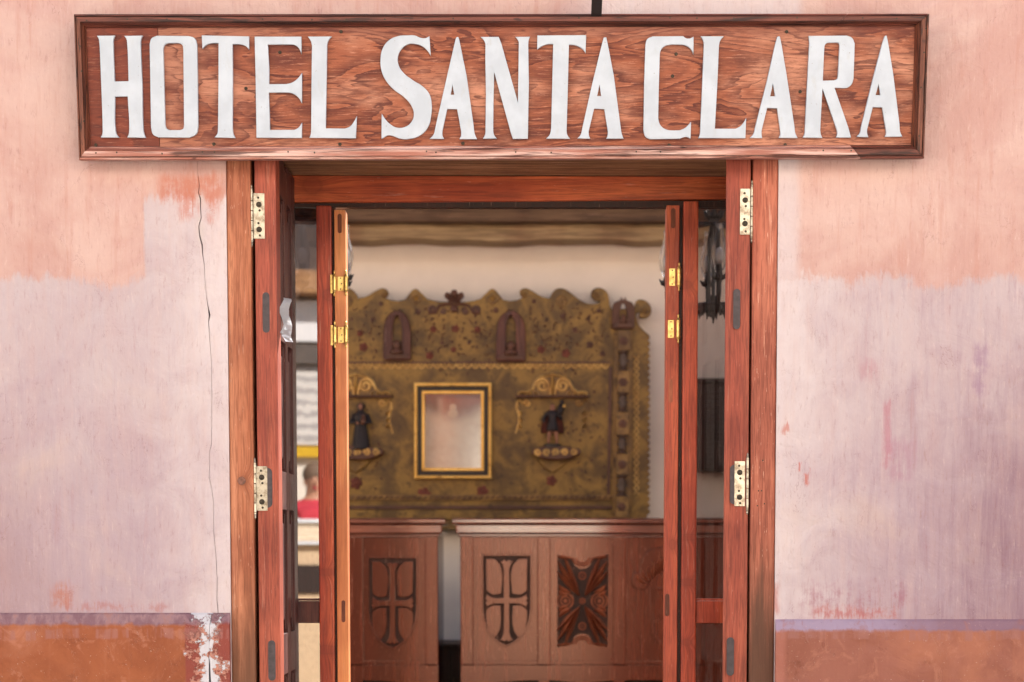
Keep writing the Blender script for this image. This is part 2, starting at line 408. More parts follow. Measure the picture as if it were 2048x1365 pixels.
M['viga'] = wood('ceiling_beam_wood', lin(176, 150, 112), lin(134, 108, 76), lin(192, 168, 128), 'X', 12, .7, off=8.0)
M['viga_dark'] = wood('ceiling_beam_dark', lin(106, 82, 62), lin(78, 56, 42), lin(118, 92, 70), 'X', 12, .7, off=9.0)
M['counter'] = wood('counter_wood', lin(84, 39, 26), lin(48, 22, 15), lin(98, 48, 32), 'Z', 14, .34, off=3.3, sheen=(.20, 2.1))
M['counter_top'] = wood('counter_top_wood', lin(130, 74, 56), lin(98, 50, 40), lin(146, 88, 66), 'X', 14, .26, off=3.9, coat=.12, cior=2.3)
M['carving'] = wood('carved_leaf_wood', lin(158, 92, 64), lin(116, 62, 42), lin(172, 106, 74), 'Z', 14, .4, off=3.1)
M['carve_dark'] = wood('carving_ground', lin(66, 36, 27), lin(44, 24, 18), lin(78, 44, 33), 'Z', 14, .5, off=3.6)
M['plug'] = plain('dark_plug', lin(66, 58, 62), .6, var=.25, scale=60)
M['plug_wood'] = wood('plug_wood', lin(120, 62, 42), lin(96, 46, 32), lin(132, 74, 50), 'Z', 40, .5)
M['plug_light'] = wood('light_plug_wood', lin(206, 124, 90), lin(186, 102, 72), lin(216, 138, 100), 'Z', 40, .5)
M['knot'] = plain('knot_wood', lin(120, 80, 66), .7, var=.35, scale=120)
M['iron'] = plain('black_iron', (.010, .009, .010), .6, .0, .3, 60)
M['screw'] = plain('dark_screw', (.05, .04, .03), .45, .7, .3, 200)
def brass(name, c, tarn, amt):
    g = G(name); n = g.noise(g.pos, 45, 6, .7)
    return g.bsdf(g.mix(g.step(n, .42, .68) * amt, c, tarn), g.mix(n, (.24,) * 3, (.5,) * 3), .85, g.bump(n, .15, .0006))
M['brass_old'] = brass('aged_brass', lin(196, 190, 174), lin(120, 104, 86), .85)
M['brass'] = brass('bright_brass', lin(236, 208, 132), lin(176, 134, 66), .7)
M['paper'] = plain('torn_paper', lin(226, 230, 238), .9, var=.05)

def sign_mats():
    def ply(name, c0, c1, c2, off):
        g = G(name)
        w = g.noise(g.vec(g.x * .75 + off, 0.0, g.z * 3.4), 2.6, 3, .5, 1.1)
        w2 = g.noise(g.vec(g.x * .9 + off, 0.0, g.z * 12), 3.0, 5, .65, .3)
        fr = g.math('FRACT', w * 9.0 + w2 * 1.2)
        lines = g.step(fr, .0, .05) * g.step(fr, .30, .06)
        plate = g.step(fr, .08, 1.0)
        big = g.noise(g.vec(g.x * .8 + off * 2, 0.0, g.z * 2.2), 2.6, 4, .6)
        c = g.mix(plate * .85, c1, c0)
        c = g.mix(g.step(big, .44, .64) * .7, c, c2)
        blotch = g.noise(g.vec(g.x * .5 + off, 0.0, g.z * 1.8), 8.0, 6, .7)
        c = g.mix(g.step(blotch, .52, .66) * .65, c, lin(88, 40, 31))
        c = g.mix(lines * g.step(blotch, .62, .40) * .85, c, lin(84, 38, 30))
        dash = g.noise(g.vec(g.x * .07, 0.0, g.z), 230, 4, .75)
        c = g.mix(g.step(dash, .53, .60) * .6, c, lin(90, 42, 33))
        c = g.mix(g.step(dash, .44, .36) * .35, c, lin(228, 168, 142))
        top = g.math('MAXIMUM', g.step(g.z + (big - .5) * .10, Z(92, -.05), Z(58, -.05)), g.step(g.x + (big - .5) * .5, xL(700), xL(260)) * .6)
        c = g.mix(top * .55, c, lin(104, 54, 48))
        fleck = g.noise(g.pos, 95, 3, .6)
        c = g.mix(g.step(fleck, .80, .81) * .8, c, lin(225, 215, 215))
        return g.bsdf(c, .6, 0, g.bump(lines * -.6 + dash * .5, .3, .0015), .35)
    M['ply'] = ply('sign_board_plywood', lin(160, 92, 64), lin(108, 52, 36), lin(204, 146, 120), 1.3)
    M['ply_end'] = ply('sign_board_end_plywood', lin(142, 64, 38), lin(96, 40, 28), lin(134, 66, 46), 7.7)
    def mould(name, ax, base, dark, light):
        g = G(name)
        A = (.05, 1, 1) if ax == 'X' else (1, 1, .05)
        n1 = g.noise(g.vec(g.x * A[0], g.y * A[1], g.z * A[2]), 90, 4, .6, .5)
        n2 = g.noise(g.vec(g.x * A[0] * 3, g.y, g.z * A[2] * 3), 24, 4, .6)
        kn = g.noise(g.vec(g.x * (.5 if ax == 'X' else 1), g.y, g.z * (.5 if ax == 'Z' else 1)), 30, 2, .5)
        c = g.mix(g.step(n2, .38, .66), base, light)
        c = g.mix(g.step(n1, .50, .62) * .85, c, dark)
        c = g.mix(g.step(kn, .68, .75) * .8, c, lin(48, 26, 24))
        return g.bsdf(c, .55, 0, g.bump(n1, .4, .002), .4)
    M['mould_x'] = mould('sign_moulding_wood', 'X', lin(164, 106, 92), lin(64, 34, 30), lin(218, 184, 176))  # pale skylit tone of the bottom rail is painted in
    M['mould_xd'] = mould('sign_moulding_wood_dark', 'X', lin(86, 45, 38), lin(38, 20, 18), lin(120, 66, 54))  # shade of the top rail painted in; also the dark end piece
    M['mould_z'] = mould('sign_moulding_wood_upright', 'Z', lin(100, 54, 40), lin(40, 21, 18), lin(134, 80, 60))
    g = G('white_letter_paint'); n = g.noise(g.pos, 14, 4, .6); f = g.noise(g.pos, 140, 3, .6)
    c = g.mix(g.step(n, .35, .7), lin(180, 191, 205), lin(192, 203, 217)); c = g.mix(g.step(g.noise(g.vec(g.x, g.y, g.z * .3), 40, 5, .7), .56, .74) * .35, c, lin(176, 178, 176)); c = g.mix(g.step(f, .70, .73) * .6, c, lin(112, 96, 88))
    M['letter'] = g.bsdf(c, .5, 0, g.bump(n * .5 + f * .3, .12, .001), .4)
sign_mats()

# ------------------------------------------------------------------ street, ground and facade (the large structure)
def pave_mat(name, c0, c1):
    g = G(name); n = g.noise(g.pos, 1.3, 6, .6); f = g.noise(g.pos, 60, 4, .6)
    return g.bsdf(g.mix(g.step(f, .35, .7) * .5, g.mix(g.step(n, .35, .68), c0, c1), tuple(v * .75 for v in c0)), .85, 0, g.bump(f, .3, .004), .3)
M['street'] = pave_mat('pale_street_paving', (.46, .41, .35), (.54, .48, .41))
M['walk'] = pave_mat('sidewalk_concrete', (.36, .32, .28), (.43, .38, .33))
M['floor'] = pave_mat('lobby_floor_tile', (.16, .09, .06), (.22, .13, .09))
M['white_wall'] = plain('lobby_white_plaster', lin(236, 226, 214), .9, var=.03, scale=6)
g = G('lobby_front_plaster'); n = g.noise(g.pos, 8, 4)
M['front_in'] = g.bsdf(g.mix(g.step(g.z, 1.74, 1.75), g.mix(n, lin(112, 62, 44), lin(126, 72, 52)), g.mix(n, lin(226, 212, 198), lin(234, 222, 208))), .9)  # white above to bounce sun, dark below to keep the counters dark
M['ceil'] = wood('ceiling_boards', lin(176, 140, 104), lin(146, 110, 78), lin(190, 154, 118), 'Y', 12, .7)

tag(put('ground', box(-120, 120, -120, 60, -.8, -.16), M['street']), kind='structure')
tag(put('street', box(-60, 60, -9.6, -1.8, -.3, -.15), M['street']), kind='structure')
tag(put('sidewalk', box(-60, 60, -1.8, -.02, -.3, -.02, .01), M['walk']), kind='structure')
tag(put('far_sidewalk', box(-60, 60, -11.3, -9.6, -.3, -.03, .01), M['walk']), kind='structure')

JL0, JL1 = xL(457), xL(505)       # left jamb
JR0, JR1 = xL(1503), xL(1553)     # right jamb
LINT = Z(288, 0.0)                # underside of the lintel
facade = thing('facade_wall', (0, 0, 0), 'weathered pink and lavender plastered adobe wall with cracked terracotta base around the doorway', 'wall')
crack = [(400, 300, .4), (401, 345, 1.0), (404, 372, 1.6), (402, 386, 2.2), (406, 398, 3.2), (406, 420, 2.6), (407, 436, 2.2), (402, 452, 2.8), (403, 470, 3.0), (408, 490, 4.0), (409, 510, 2.2), (412, 530, 1.4),
         (413, 560, 1.1), (415, 590, 1.1), (418, 612, 2.0), (421, 630, 5.5), (419, 645, 2.0), (421, 680, 1.2), (424, 730, 1.1), (424, 790, 1.2), (423, 850, 1.1), (422, 890, 1.3), (417, 905, 1.2), (418, 930, 1.0),
         (416, 955, 1.5), (421, 975, 1.3), (425, 1010, 1.1), (424, 1060, 1.2), (428, 1110, 1.3), (430, 1160, 1.4), (429, 1200, 1.6), (431, 1222, 2.2), (430, 1250, 2.2)]
cl = [(xL(p[0]) - p[2] * .00052, zL(p[1])) for p in crack]; cr = [(xL(p[0]) + p[2] * .00052, zL(p[1])) for p in crack]
out = [(-9, -.15), (-9, 3.7), (9, 3.7), (9, -.15), (JR1, -.15), (JR1, LINT), (JL0, LINT), (JL0, -.15), (cr[-1][0], -.15)] + cr[::-1] + cl + [(cl[-1][0], -.15)]
put('plaster', shape([out], 0.0, .022), M['plaster'], facade)
put('adobe_core', shape([[(-9, -.15), (-9, 3.7), (9, 3.7), (9, -.15), (JR1 + .07, -.15), (JR1 + .07, LINT + .1), (JL0 - .07, LINT + .1), (JL0 - .07, -.15)]], .024, .54), M['adobe'], facade)
def wains(name, x0, x1, w0, w1, pt, pb):
    prof = [(-.0005, zL(pt)), (-.008, zL(pt) - .006), (-.019, zL(pb) + .004), (-.022, zL(pb)), (-.022, zL(1280)), (-.022, zL(1305)), (-.022, zL(1330)), (-.022, zL(1365)), (-.022, -.1), (.02, -.1), (.02, zL(pt) - .004)]
    bm = bmesh.new()
    a = [bm.verts.new((x0 + (w0[i % len(w0)] if w0 else 0), y, z)) for i, (y, z) in enumerate(prof)]
    b = [bm.verts.new((x1 + (w1[i % len(w1)] if w1 else 0), y, z)) for i, (y, z) in enumerate(prof)]
    for i in range(len(prof)): bm.faces.new((a[i], a[(i + 1) % len(prof)], b[(i + 1) % len(prof)], b[i]))
    bm.faces.new(a); bm.faces.new(b); put(name, fin(bm), M['wainscot'], facade)
wg = [.006, .005, .001, .0, -.002, -.003, .001, .003, .0, .0, .0]
cxx = xL(416)
wains('wainscot', -9, cxx - .0009, None, wg, 1226, 1249)
wains('wainscot', cxx + .0006, JL0 - .002, [v + .0004 for v in wg], None, 1226, 1249)
wains('wainscot', JR1 + .002, 9, None, None, 1239, 1260)

# door frame set flush in the wall
frame = thing('door_frame', ((JL0 + JR1) / 2, .06, 0), 'reddish wooden door frame with scuffed jambs set in the pink wall', 'door frame')
def jamb(x0, x1, m): return put('jamb', box(x0, x1, .006, .13, -.02, LINT - .002, .005), m, frame)
jamb(JL0, JL1, M['jamb_left']); jamb(JR0, JR1, M['jamb_right'])
kn = put('knot', lathe([(.0125, .0), (.0125, -.0012), (.011, -.002), (.0005, -.0022)], (xL(481), .006, zL(962)), 18, 'Y'), M['knot'], frame)
put('lintel', box(JL0, JR1, .008, .545, LINT, LINT + .22, .006), M['old_beam'], frame)
for k, (px, py) in enumerate([(1527, 921), (1519, 982), (1525, 982), (1517, 1012), (1531, 1008)]):
    put('nail_hole', lathe([(.0022, 0), (.0022, -.0006)], (xL(px), .0058, zL(py)), 8, 'Y'), M['screw'], frame)
# reveals of the deep wall behind the frame
for s, xa, ya, xb in ((-1, JL0 + .002, .13, JL0 - .01), (1, JR1 - .002, .13, JR1 + .03)):
    bm = bmesh.new()
    v = [bm.verts.new(p) for p in ((xa, ya, -.02), (xb, .60, -.02), (xb + s * .1, .60, -.02), (xa + s * .1, ya, -.02))]
    f = bm.faces.new(v); r = bmesh.ops.extrude_face_region(bm, geom=[f])
    for q in r['geom']:
        if isinstance(q, bmesh.types.BMVert): q.co.z = LINT + .1
    put('reveal', fin(bm), M['adobe'], facade)

# ------------------------------------------------------------------ lobby shell
BY = 5.0
ZC = 2.98
lobby = [('lobby_floor', box(-3.6, 4.2, .545, 5.3, -.2, -.02), M['floor']),
         ('lobby_back_wall', box(-3.6, 4.2, BY, BY + .3, -.02, 3.3), M['white_wall']),
         ]
for nme, me, m in lobby: tag(put(nme, me, m), kind='structure')
tag(put('lobby_front_wall', shape([[(-3.6, -.02), (-3.6, 3.3), (4.2, 3.3), (4.2, -.02), (JR1 + .12, -.02), (JR1 + .12, LINT + .1), (JL0 - .12, LINT + .1), (JL0 - .12, -.02)]], .60, .64), M['front_in']), kind='structure')  # unseen inner face, added to bounce sun onto the back wall
# unseen left side opened wide, light being from the left; patio is added
bm = bmesh.new()
for y0, y1, z0, z1 in ((.545, .9, -.02, 3.3), (4.75, 5.3, -.02, 3.3), (.9, 4.75, 2.7, 3.3)):
    bbox(bm, -3.85, -3.6, y0, y1, z0, z1)
tag(put('lobby_left_wall', fin(bm), M['white_wall']), kind='structure')
bm = bmesh.new()
for y0, y1, z0, z1 in ((.545, 1.4, -.02, 3.3), (4.3, 5.3, -.02, 3.3), (1.4, 4.3, 2.6, 3.3)):  # wide opening added on this unseen side to brighten the lobby
    bbox(bm, 4.2, 4.45, y0, y1, z0, z1)
tag(put('lobby_right_wall', fin(bm), M['white_wall']), kind='structure')
tag(put('side_yard_ground', box(4.45, 14, .6, 9, -.2, -.06), M['street']), kind='structure')
# ceiling boards with an unseen roof opening, added to brighten the lobby
bm = bmesh.new()
for x0, x1, y0, y1 in ((-3.85, -3.3, .545, 5.3), (3.6, 4.45, .545, 5.3), (-3.3, 3.6, 4.15, 5.3), (-3.3, 3.6, .545, .8)):
    bbox(bm, x0, x1, y0, y1, ZC, ZC + .12)
tag(put('lobby_ceiling', fin(bm), M['ceil']), kind='structure')
bm = bmesh.new()
for y0, y1, z0, z1 in ((BY - .34, BY - .004, Z(446, 4.7), Z(446, 4.7) + .14),):
    bbox(bm, -3.58, 4.18, y0, y1, z0, z1, .012)
vb = put('ceiling_beam', fin(bm), M['viga_dark']); tag(vb, 'dark brown squared ceiling beam above the paler beam', 'beam', kind='structure')
bm = bmesh.new(); n = 60; prof = [(0, .0), (.0, .07), (.012, .088), (.18, .088), (.2, .07), (.2, .0), (.18, -.006), (.02, -.006)]
rings = []
for i in range(n + 1):
    x = -3.55 + 7.7 * i / n; dz = .006 * math.sin(i * .9) + .004 * math.sin(i * 2.3)
    rings.append([bm.verts.new((x, 4.74 + a, Z(480, 4.74) + b + dz)) for a, b in prof])
for a, b in zip(rings, rings[1:]):
    for k in range(len(prof)): bm.faces.new((a[k], a[(k + 1) % len(prof)], b[(k + 1) % len(prof)], b[k]))
tag(put('ceiling_beam', fin(bm), M['viga']), 'pale grey hewn ceiling beam running above the altar screen', 'beam', kind='structure')
# added patio beyond the left opening, throwing sunlight into the lobby
tag(put('patio_ground', box(-12, -3.85, -.0 + .6, 9, -.2, -.06), M['street']), kind='structure')
tag(put('patio_wall', box(-7.4, -7.1, .6, 9, -.1, 4.0), M['white_wall']), kind='structure')

# ------------------------------------------------------------------ hotel sign
ST = at(1002, 28, -.095); SB = at(1002, 319, -.045)            # tilts forward at the top
s_up = (ST - SB).normalized(); s_n = Vector((1, 0, 0)).cross(s_up) * 1.0   # towards the street
if s_n.y > 0: s_n = -s_n
def on_sign(px, py, lift=0.0):
    F = Vector((0, math.cos(PITCH), -math.sin(PITCH))); U = Vector((0, math.sin(PITCH), math.cos(PITCH)))
    d = F + U * ((V0 - py) / FPX) + Vector((1, 0, 0)) * ((px - CX) / FPX)
    o = SB + s_n * lift
    t = (o - EYE).dot(s_n) / d.dot(s_n); p = EYE + d * t - o
    return p.x, p.dot(s_up)                                       # coordinates in the sign's own plane
SIGN_M = Matrix(((1, 0, 0, SB.x), (0, -s_n.y, s_up.y, SB.y), (0, -s_n.z, s_up.z, SB.z), (0, 0, 0, 1)))   # local x, depth (+ away from the street), up
sign = thing('hotel_sign', (SB.x, 0, SB.z), 'long framed wooden sign with raised white letters reading HOTEL SANTA CLARA above the door', 'sign')
def on(name, me, m, parent=sign, smooth=False):
    me.transform(SIGN_M); return put(name, me, m, parent, smooth)
def pts(lst, s, ox, oy, lift=0.0):
    r = []
    for p in lst:
        u, v = on_sign(ox + p[0] / s, oy + p[1] / s, lift); r.append((u, v) + tuple(p[2:]))
    return r
split = 316
def quad(a, b, c, d): return [pts([a, b, c, d], 1, 0, 0)]
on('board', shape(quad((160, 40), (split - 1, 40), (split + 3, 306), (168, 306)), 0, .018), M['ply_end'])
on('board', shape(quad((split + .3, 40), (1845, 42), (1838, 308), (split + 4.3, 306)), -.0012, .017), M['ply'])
# mitred mouldings: profile runs from outer edge inwards, height is towards the street
PROF = [(0, -.022), (0, .020), (.002, .025), (.0065, .0265), (.0075, .019), (.0095, .019), (.0105, .028), (.025, .0285), (.0262, .021), (.028, .021), (.029, .0245), (.0335, .015), (.0345, .011), (.0375, .0125), (.040, .004), (.040, -.004)]
def moulding(c0, c1, i0, i1, m, steps=1):
    """corner points outer c0-c1, inner i0-i1 in sign coordinates"""
    bm = bmesh.new(); A, B = [], []
    for w, h in PROF:
        t = w / .040
        for lst, o, i in ((A, c0, i0), (B, c1, i1)):
            lst.append(bm.verts.new((o[0] + (i[0] - o[0]) * t, -h, o[1] + (i[1] - o[1]) * t)))
    n = len(PROF)
    for k in range(n): bm.faces.new((A[k], A[(k + 1) % n], B[(k + 1) % n], B[k]))
    bm.faces.new(A); bm.faces.new(B)
    return on('moulding', fin(bm), m)
co = {k: on_sign(*p, lift=.02) for k, p in dict(tl=(147.5, 26), tr=(1858.5, 30.5), br=(1848, 320), bl=(158, 318)).items()}
ci = {k: on_sign(*p, lift=.004) for k, p in dict(tl=(172, 53), tr=(1830, 55.5), br=(1822.5, 293), bl=(181, 291.5)).items()}
def lerp(a, b, t): return (a[0] + (b[0] - a[0]) * t, a[1] + (b[1] - a[1]) * t)
def seg(k0, k1, t0, t1, m):
    e = .0006
    return moulding(lerp(co[k0], co[k1], t0), lerp(co[k0], co[k1], t1 - e), lerp(ci[k0], ci[k1], t0), lerp(ci[k0], ci[k1], t1 - e), m)
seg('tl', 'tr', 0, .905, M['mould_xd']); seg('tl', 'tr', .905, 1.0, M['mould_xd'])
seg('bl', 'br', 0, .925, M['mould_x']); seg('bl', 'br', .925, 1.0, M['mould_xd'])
seg('tl', 'bl', 0, .76, M['mould_z']); seg('tl', 'bl', .76, 1.0, M['mould_z'])
seg('tr', 'br', 0, 1.0, M['mould_z'])
LET = {}
LET['H'] = (5.458, 180, [[(72, 105), (272, 105), (256, 140, 1), (254, 200, 1), (268, 606), (420, 602), (405, 200, 1), (396, 142, 1), (372, 108), (574, 105), (556, 145, 1), (553, 200, 1), (570, 640), (580, 1110, 1), (587, 1170, 1), (608, 1222),
      (406, 1217), (422, 1180, 1), (427, 1120, 1), (410, 768), (272, 772), (275, 1120, 1), (287, 1178, 1), (316, 1218), (116, 1218), (133, 1178, 1), (136, 1110, 1), (108, 300), (101, 190, 1), (92, 135, 1)]])
LET['O'] = (5.458, 180, [[(730, 107), (1080, 112), (1143, 138, 1), (1168, 205), (1175, 600), (1180, 1100), (1160, 1180, 1), (1085, 1222), (745, 1218), (688, 1185, 1), (665, 1110), (658, 640), (650, 200), (670, 138, 1)],
      [(850, 190), (965, 188), (1005, 208, 1), (1018, 262), (1026, 1085), (1016, 1123, 1), (985, 1138), (870, 1138), (834, 1120, 1), (820, 1075), (799, 250), (815, 207, 1)]])
LET['T'] = (5.458, 390, [[(73, 105), (590, 118), (590, 265), (558, 228, 1), (500, 206, 1), (410, 203), (412, 640), (410, 1110), (418, 1180, 1), (440, 1227), (212, 1220), (243, 1180, 1), (250, 1120), (255, 640), (256, 190), (180, 192, 1), (115, 215, 1), (80, 252)]])
LET['E'] = (5.458, 390, [[(650, 120), (1160, 122), (1162, 315), (1138, 255, 1), (1088, 214, 1), (1040, 208), (795, 208), (810, 480), (808, 640), (1000, 640), (1060, 622, 1), (1120, 580, 1), (1167, 518), (1167, 852), (1130, 790, 1), (1060, 742, 1), (990, 732), (806, 732), (818, 1140), (1085, 1140), (1130, 1115, 1), (1167, 1060), (1166, 1230), (670, 1225), (662, 640)]])
LET['L'] = (5.46, 600, [[(85, 122), (345, 122), (310, 165, 1), (296, 210), (290, 640), (280, 1125), (490, 1128), (545, 1105, 1), (590, 1050, 1), (620, 992), (610, 1235), (103, 1228), (117, 1185, 1), (121, 1120), (125, 640), (130, 220), (118, 172, 1)]])
LET['S'] = (5.46, 600, [[(1080, 118, 1), (1170, 112, 1), (1250, 113, 1), (1320, 140, 1), (1370, 143, 1), (1413, 122), (1428, 338), (1395, 285, 1), (1340, 235, 1), (1260, 208, 1), (1180, 210, 1), (1110, 260, 1), (1070, 340, 1), (1078, 440, 1), (1130, 520, 1), (1230, 600, 1), (1340, 670, 1), (1410, 750, 1), (1438, 860, 1), (1432, 990, 1), (1400, 1110, 1), (1320, 1200, 1), (1200, 1243, 1), (1090, 1240, 1), (1020, 1213, 1), (960, 1205, 1), (902, 1237), (889, 1237), (892, 965), (930, 1025, 1), (990, 1085, 1), (1060, 1120, 1), (1150, 1110, 1), (1215, 1060, 1), (1242, 970, 1), (1220, 890, 1), (1150, 800, 1), (1020, 700, 1), (940, 610, 1), (890, 500, 1), (878, 380, 1), (900, 260, 1), (970, 165, 1)]])
LET['A1'] = (5.46, 850, [[(338, 142), (350, 132), (364, 132), (376, 170), (455, 560), (530, 1090), (542, 1185, 1), (568, 1248), (375, 1248), (392, 1212, 1), (394, 1160), (350, 920), (243, 918), (192, 1150), (190, 1202, 1), (207, 1245), (50, 1243), (92, 1198, 1), (110, 1130), (240, 560), (325, 190)], [(300, 655), (320, 762), (280, 762)]])
LET['N'] = (5.46, 850, [[(608, 132), (805, 132), (835, 210), (1015, 850), (1020, 480), (1024, 190), (1010, 160, 1), (988, 132), (1147, 132), (1132, 170, 1), (1128, 230), (1135, 640), (1124, 1246), (960, 1248), (940, 1190), (755, 515), (748, 860), (745, 1160), (756, 1205, 1), (785, 1243), (632, 1244), (655, 1200, 1), (660, 1120), (665, 760), (658, 360), (660, 210), (645, 172, 1)]])
LET['T2'] = (5.46, 1050, [[(135, 118), (668, 116), (662, 312), (630, 270, 1), (560, 230, 1), (480, 220), (470, 640), (455, 1160), (463, 1205, 1), (492, 1248), (230, 1245), (270, 1200, 1), (285, 1130), (297, 640), (307, 212), (240, 216, 1), (180, 238, 1), (132, 272)]])
LET['A2'] = (5.46, 1050, [[(858, 145), (870, 140), (888, 142), (905, 220), (970, 560), (1045, 1120), (1056, 1190, 1), (1076, 1248), (888, 1248), (902, 1212, 1), (905, 1170), (865, 925), (755, 920), (695, 1170), (698, 1210, 1), (712, 1248), (573, 1243), (608, 1200, 1), (625, 1130), (735, 640), (835, 230)], [(815, 655), (832, 782), (788, 782)]])
LET['C'] = (5.46, 1270, [[(190, 132), (525, 130), (550, 150, 1), (590, 157, 1), (622, 146, 1), (640, 135), (638, 332), (610, 272, 1), (550, 232, 1), (470, 222), (400, 222), (320, 242, 1), (280, 290, 1), (270, 370), (262, 640), (255, 960), (260, 1060, 1), (288, 1115, 1), (350, 1152, 1), (430, 1160), (490, 1158), (550, 1130, 1), (612, 1065), (608, 1252), (580, 1238, 1), (545, 1232, 1), (490, 1252), (160, 1255), (113, 1225, 1), (92, 1150), (100, 640), (113, 220), (133, 162, 1)]])
LET['L2'] = (5.46, 1270, [[(718, 133), (970, 133), (930, 185, 1), (918, 230), (900, 640), (872, 1143), (1100, 1143), (1150, 1115, 1), (1190, 1070, 1), (1215, 1025), (1205, 1248), (690, 1245), (706, 1210, 1), (712, 1160), (735, 640), (752, 230), (744, 178, 1)]])
LET['A3'] = (5.46, 1490, [[(352, 140), (365, 136), (380, 138), (400, 230), (455, 560), (540, 1120), (549, 1190, 1), (575, 1248), (368, 1245), (384, 1212, 1), (385, 1170), (350, 922), (242, 918), (182, 1160), (181, 1205, 1), (188, 1247), (52, 1245), (92, 1198, 1), (110, 1130), (235, 640), (330, 220)], [(305, 650), (330, 790), (275, 790)]])
LET['R'] = (5.46, 1490, [[(695, 132), (1110, 130), (1168, 155, 1), (1198, 215), (1196, 300), (1185, 600), (1168, 655, 1), (1130, 695, 1), (1090, 705), (978, 700), (1130, 1140), (1158, 1245), (995, 1243), (1008, 1200, 1), (1005, 1165), (846, 705), (835, 900), (822, 1160), (829, 1210, 1), (845, 1247), (632, 1243), (650, 1200, 1), (655, 1130), (680, 640), (703, 210)],
      [(940, 208), (1000, 206), (1023, 213, 1), (1032, 240), (1015, 570), (1005, 603, 1), (970, 618), (850, 622), (865, 270), (873, 232, 1), (895, 212, 1)]])
LET['A4'] = (4.875, 1640, [[(630, 122), (640, 117), (650, 120), (665, 190), (715, 500), (775, 980), (782, 1058, 1), (803, 1103), (632, 1105), (644, 1075, 1), (642, 1030), (605, 818), (515, 815), (460, 1030), (459, 1065, 1), (472, 1108), (355, 1103), (387, 1068, 1), (400, 1010), (520, 520), (605, 200)], [(570, 590), (590, 698), (542, 698)]])
for k, (s, ox, cs) in LET.items():
    on('letter', shape([pts(c, s, ox, 50, .012) for c in cs], -.013, .0, .0012, res=6), M['letter'])
for px, py in [(492, 176), (560, 104), (926, 287), (1352, 110), (1345, 154), (1600, 186), (1573, 66), (1570, 292), (680, 288), (192, 288), (428, 287), (1338, 292), (682, 63), (534, 50)]:
    u, v = on_sign(px, py); on('screw', lathe([(.0052, -.0028), (.0046, -.0040), (.0018, -.0040), (.0015, -.0028)], (u, 0, v), 10, 'Y'), M['screw'])
for i in range(26):
    for row, (t0, y_) in enumerate(((0, 38), (1, 304))):
        if random.random() < .55:
            px = 190 + i * 64 + random.uniform(-24, 24); u, v = on_sign(px, y_ + random.uniform(-1.5, 2), .028)
            on('nail', lathe([(.0026, -.0274), (.0026, -.0288), (.001, -.0291)], (u, 0, v), 8, 'Y'), M['screw'])
for px, py in [(1852, 60), (1848, 108), (1842, 178), (1838, 275), (160, 90), (163, 140), (168, 240)]:
    u, v = on_sign(px, py, .028); on('nail', lathe([(.0026, -.0274), (.0026, -.0288), (.001, -.0291)], (u, 0, v), 8, 'Y'), M['screw'])
# iron arm above the sign
arm = thing('iron_bracket', at(1192, 0, -.02), 'black iron bracket arm on the wall above the wooden sign', 'bracket')
p0, p1 = at(1193, 60, -.04), at(1194, 4, -.07); p2 = at(1205, -60, -.35)
bm = bmesh.new()
def bar(bm, a, b, w, h):
    t = (b - a).normalized(); sx = Vector((1, 0, 0)); u = t.cross(sx).normalized(); q = []
    for p in (a, b):
        q.append([bm.verts.new(p + sx * dx * w / 2 + u * du * h / 2) for dx, du in ((-1, -1), (1, -1), (1, 1), (-1, 1))])
    for k in range(4): bm.faces.new((q[0][k], q[0][(k + 1) % 4], q[1][(k + 1) % 4], q[1][k]))
    bm.faces.new(q[0]); bm.faces.new(q[1])
bar(bm, at(1191, 70, -.02), at(1196, -50, -.30), .030, .012)
put('arm', fin(bm), M['iron'], arm)
put('wall_plate', box(X(1174, 0), X(1210, 0), -.012, .0, Z(90, 0), Z(52, 0), .002), M['iron'], arm)

# ------------------------------------------------------------------ outer panelled doors, opened back into the reveal
def hinge(parent, px0, px1, py0, py1, kx, Y, m=None, big=(.25, .80), small=(.1, .38, .66, .93)):
    m = m or M['brass_old']
    z0, z1, x0, x1 = Z(py1, Y), Z(py0, Y), X(px0, Y), X(px1, Y)
    h = put('hinge', box(x0, x1, Y - .0025, Y, z0, z1, .0008), m, parent)
    kxw = X(kx, Y); n = 5; hh = (z1 - z0 + .012) / n
    for k in range(n):
        put('knuckle', lathe([(.0042, z0 - .006 + hh * k + .001), (.0046, z0 - .006 + hh * k + .002), (.0046, z0 - .006 + hh * (k + 1) - .002), (.0042, z0 - .006 + hh * (k + 1) - .0008)], (kxw, Y - .004, 0), 12), m, h)
    for zz, sg in ((z1 + .006, 1), (z0 - .006, -1)):
        put('finial', lathe([(.0046, 0), (.0046, .003 * sg), (.003, .004 * sg), (.0042, .007 * sg), (.0026, .010 * sg), (.0034, .014 * sg), (.0008, .019 * sg)], (kxw, Y - .004, zz), 12), m, h)
    xc = (x0 + x1) / 2
    for t in big:
        put('bolt', lathe([(.0085, 0), (.0085, -.0006), (.0062, -.0007), (.006, -.0024), (.003, -.0036), (.0004, -.0038)], (xc, Y - .0025, z1 + (z0 - z1) * t), 16, 'Y'), M['screw'] , h)
    for i, t in enumerate(small):
        put('screw', lathe([(.0036, 0), (.0036, -.0006), (.0012, -.001)], (xc + (.002 if i % 2 else -.002), Y - .0025, z1 + (z0 - z1) * t), 12, 'Y'), M['screw'], h)
    return h
def oblong(x0, x1, z0, z1, Y, t):
    r = (x1 - x0) / 2; c = []
    for k in range(9): a = math.pi * k / 8; c.append(((x0 + x1) / 2 + r * math.cos(a), z1 - r + r * math.sin(a)))
    for k in range(9): a = math.pi + math.pi * k / 8; c.append(((x0 + x1) / 2 + r * math.cos(a), z0 + r + r * math.sin(a)))
    return shape([c], Y - t, Y + .001)
DY = .018                                              # front edge of the open leaves
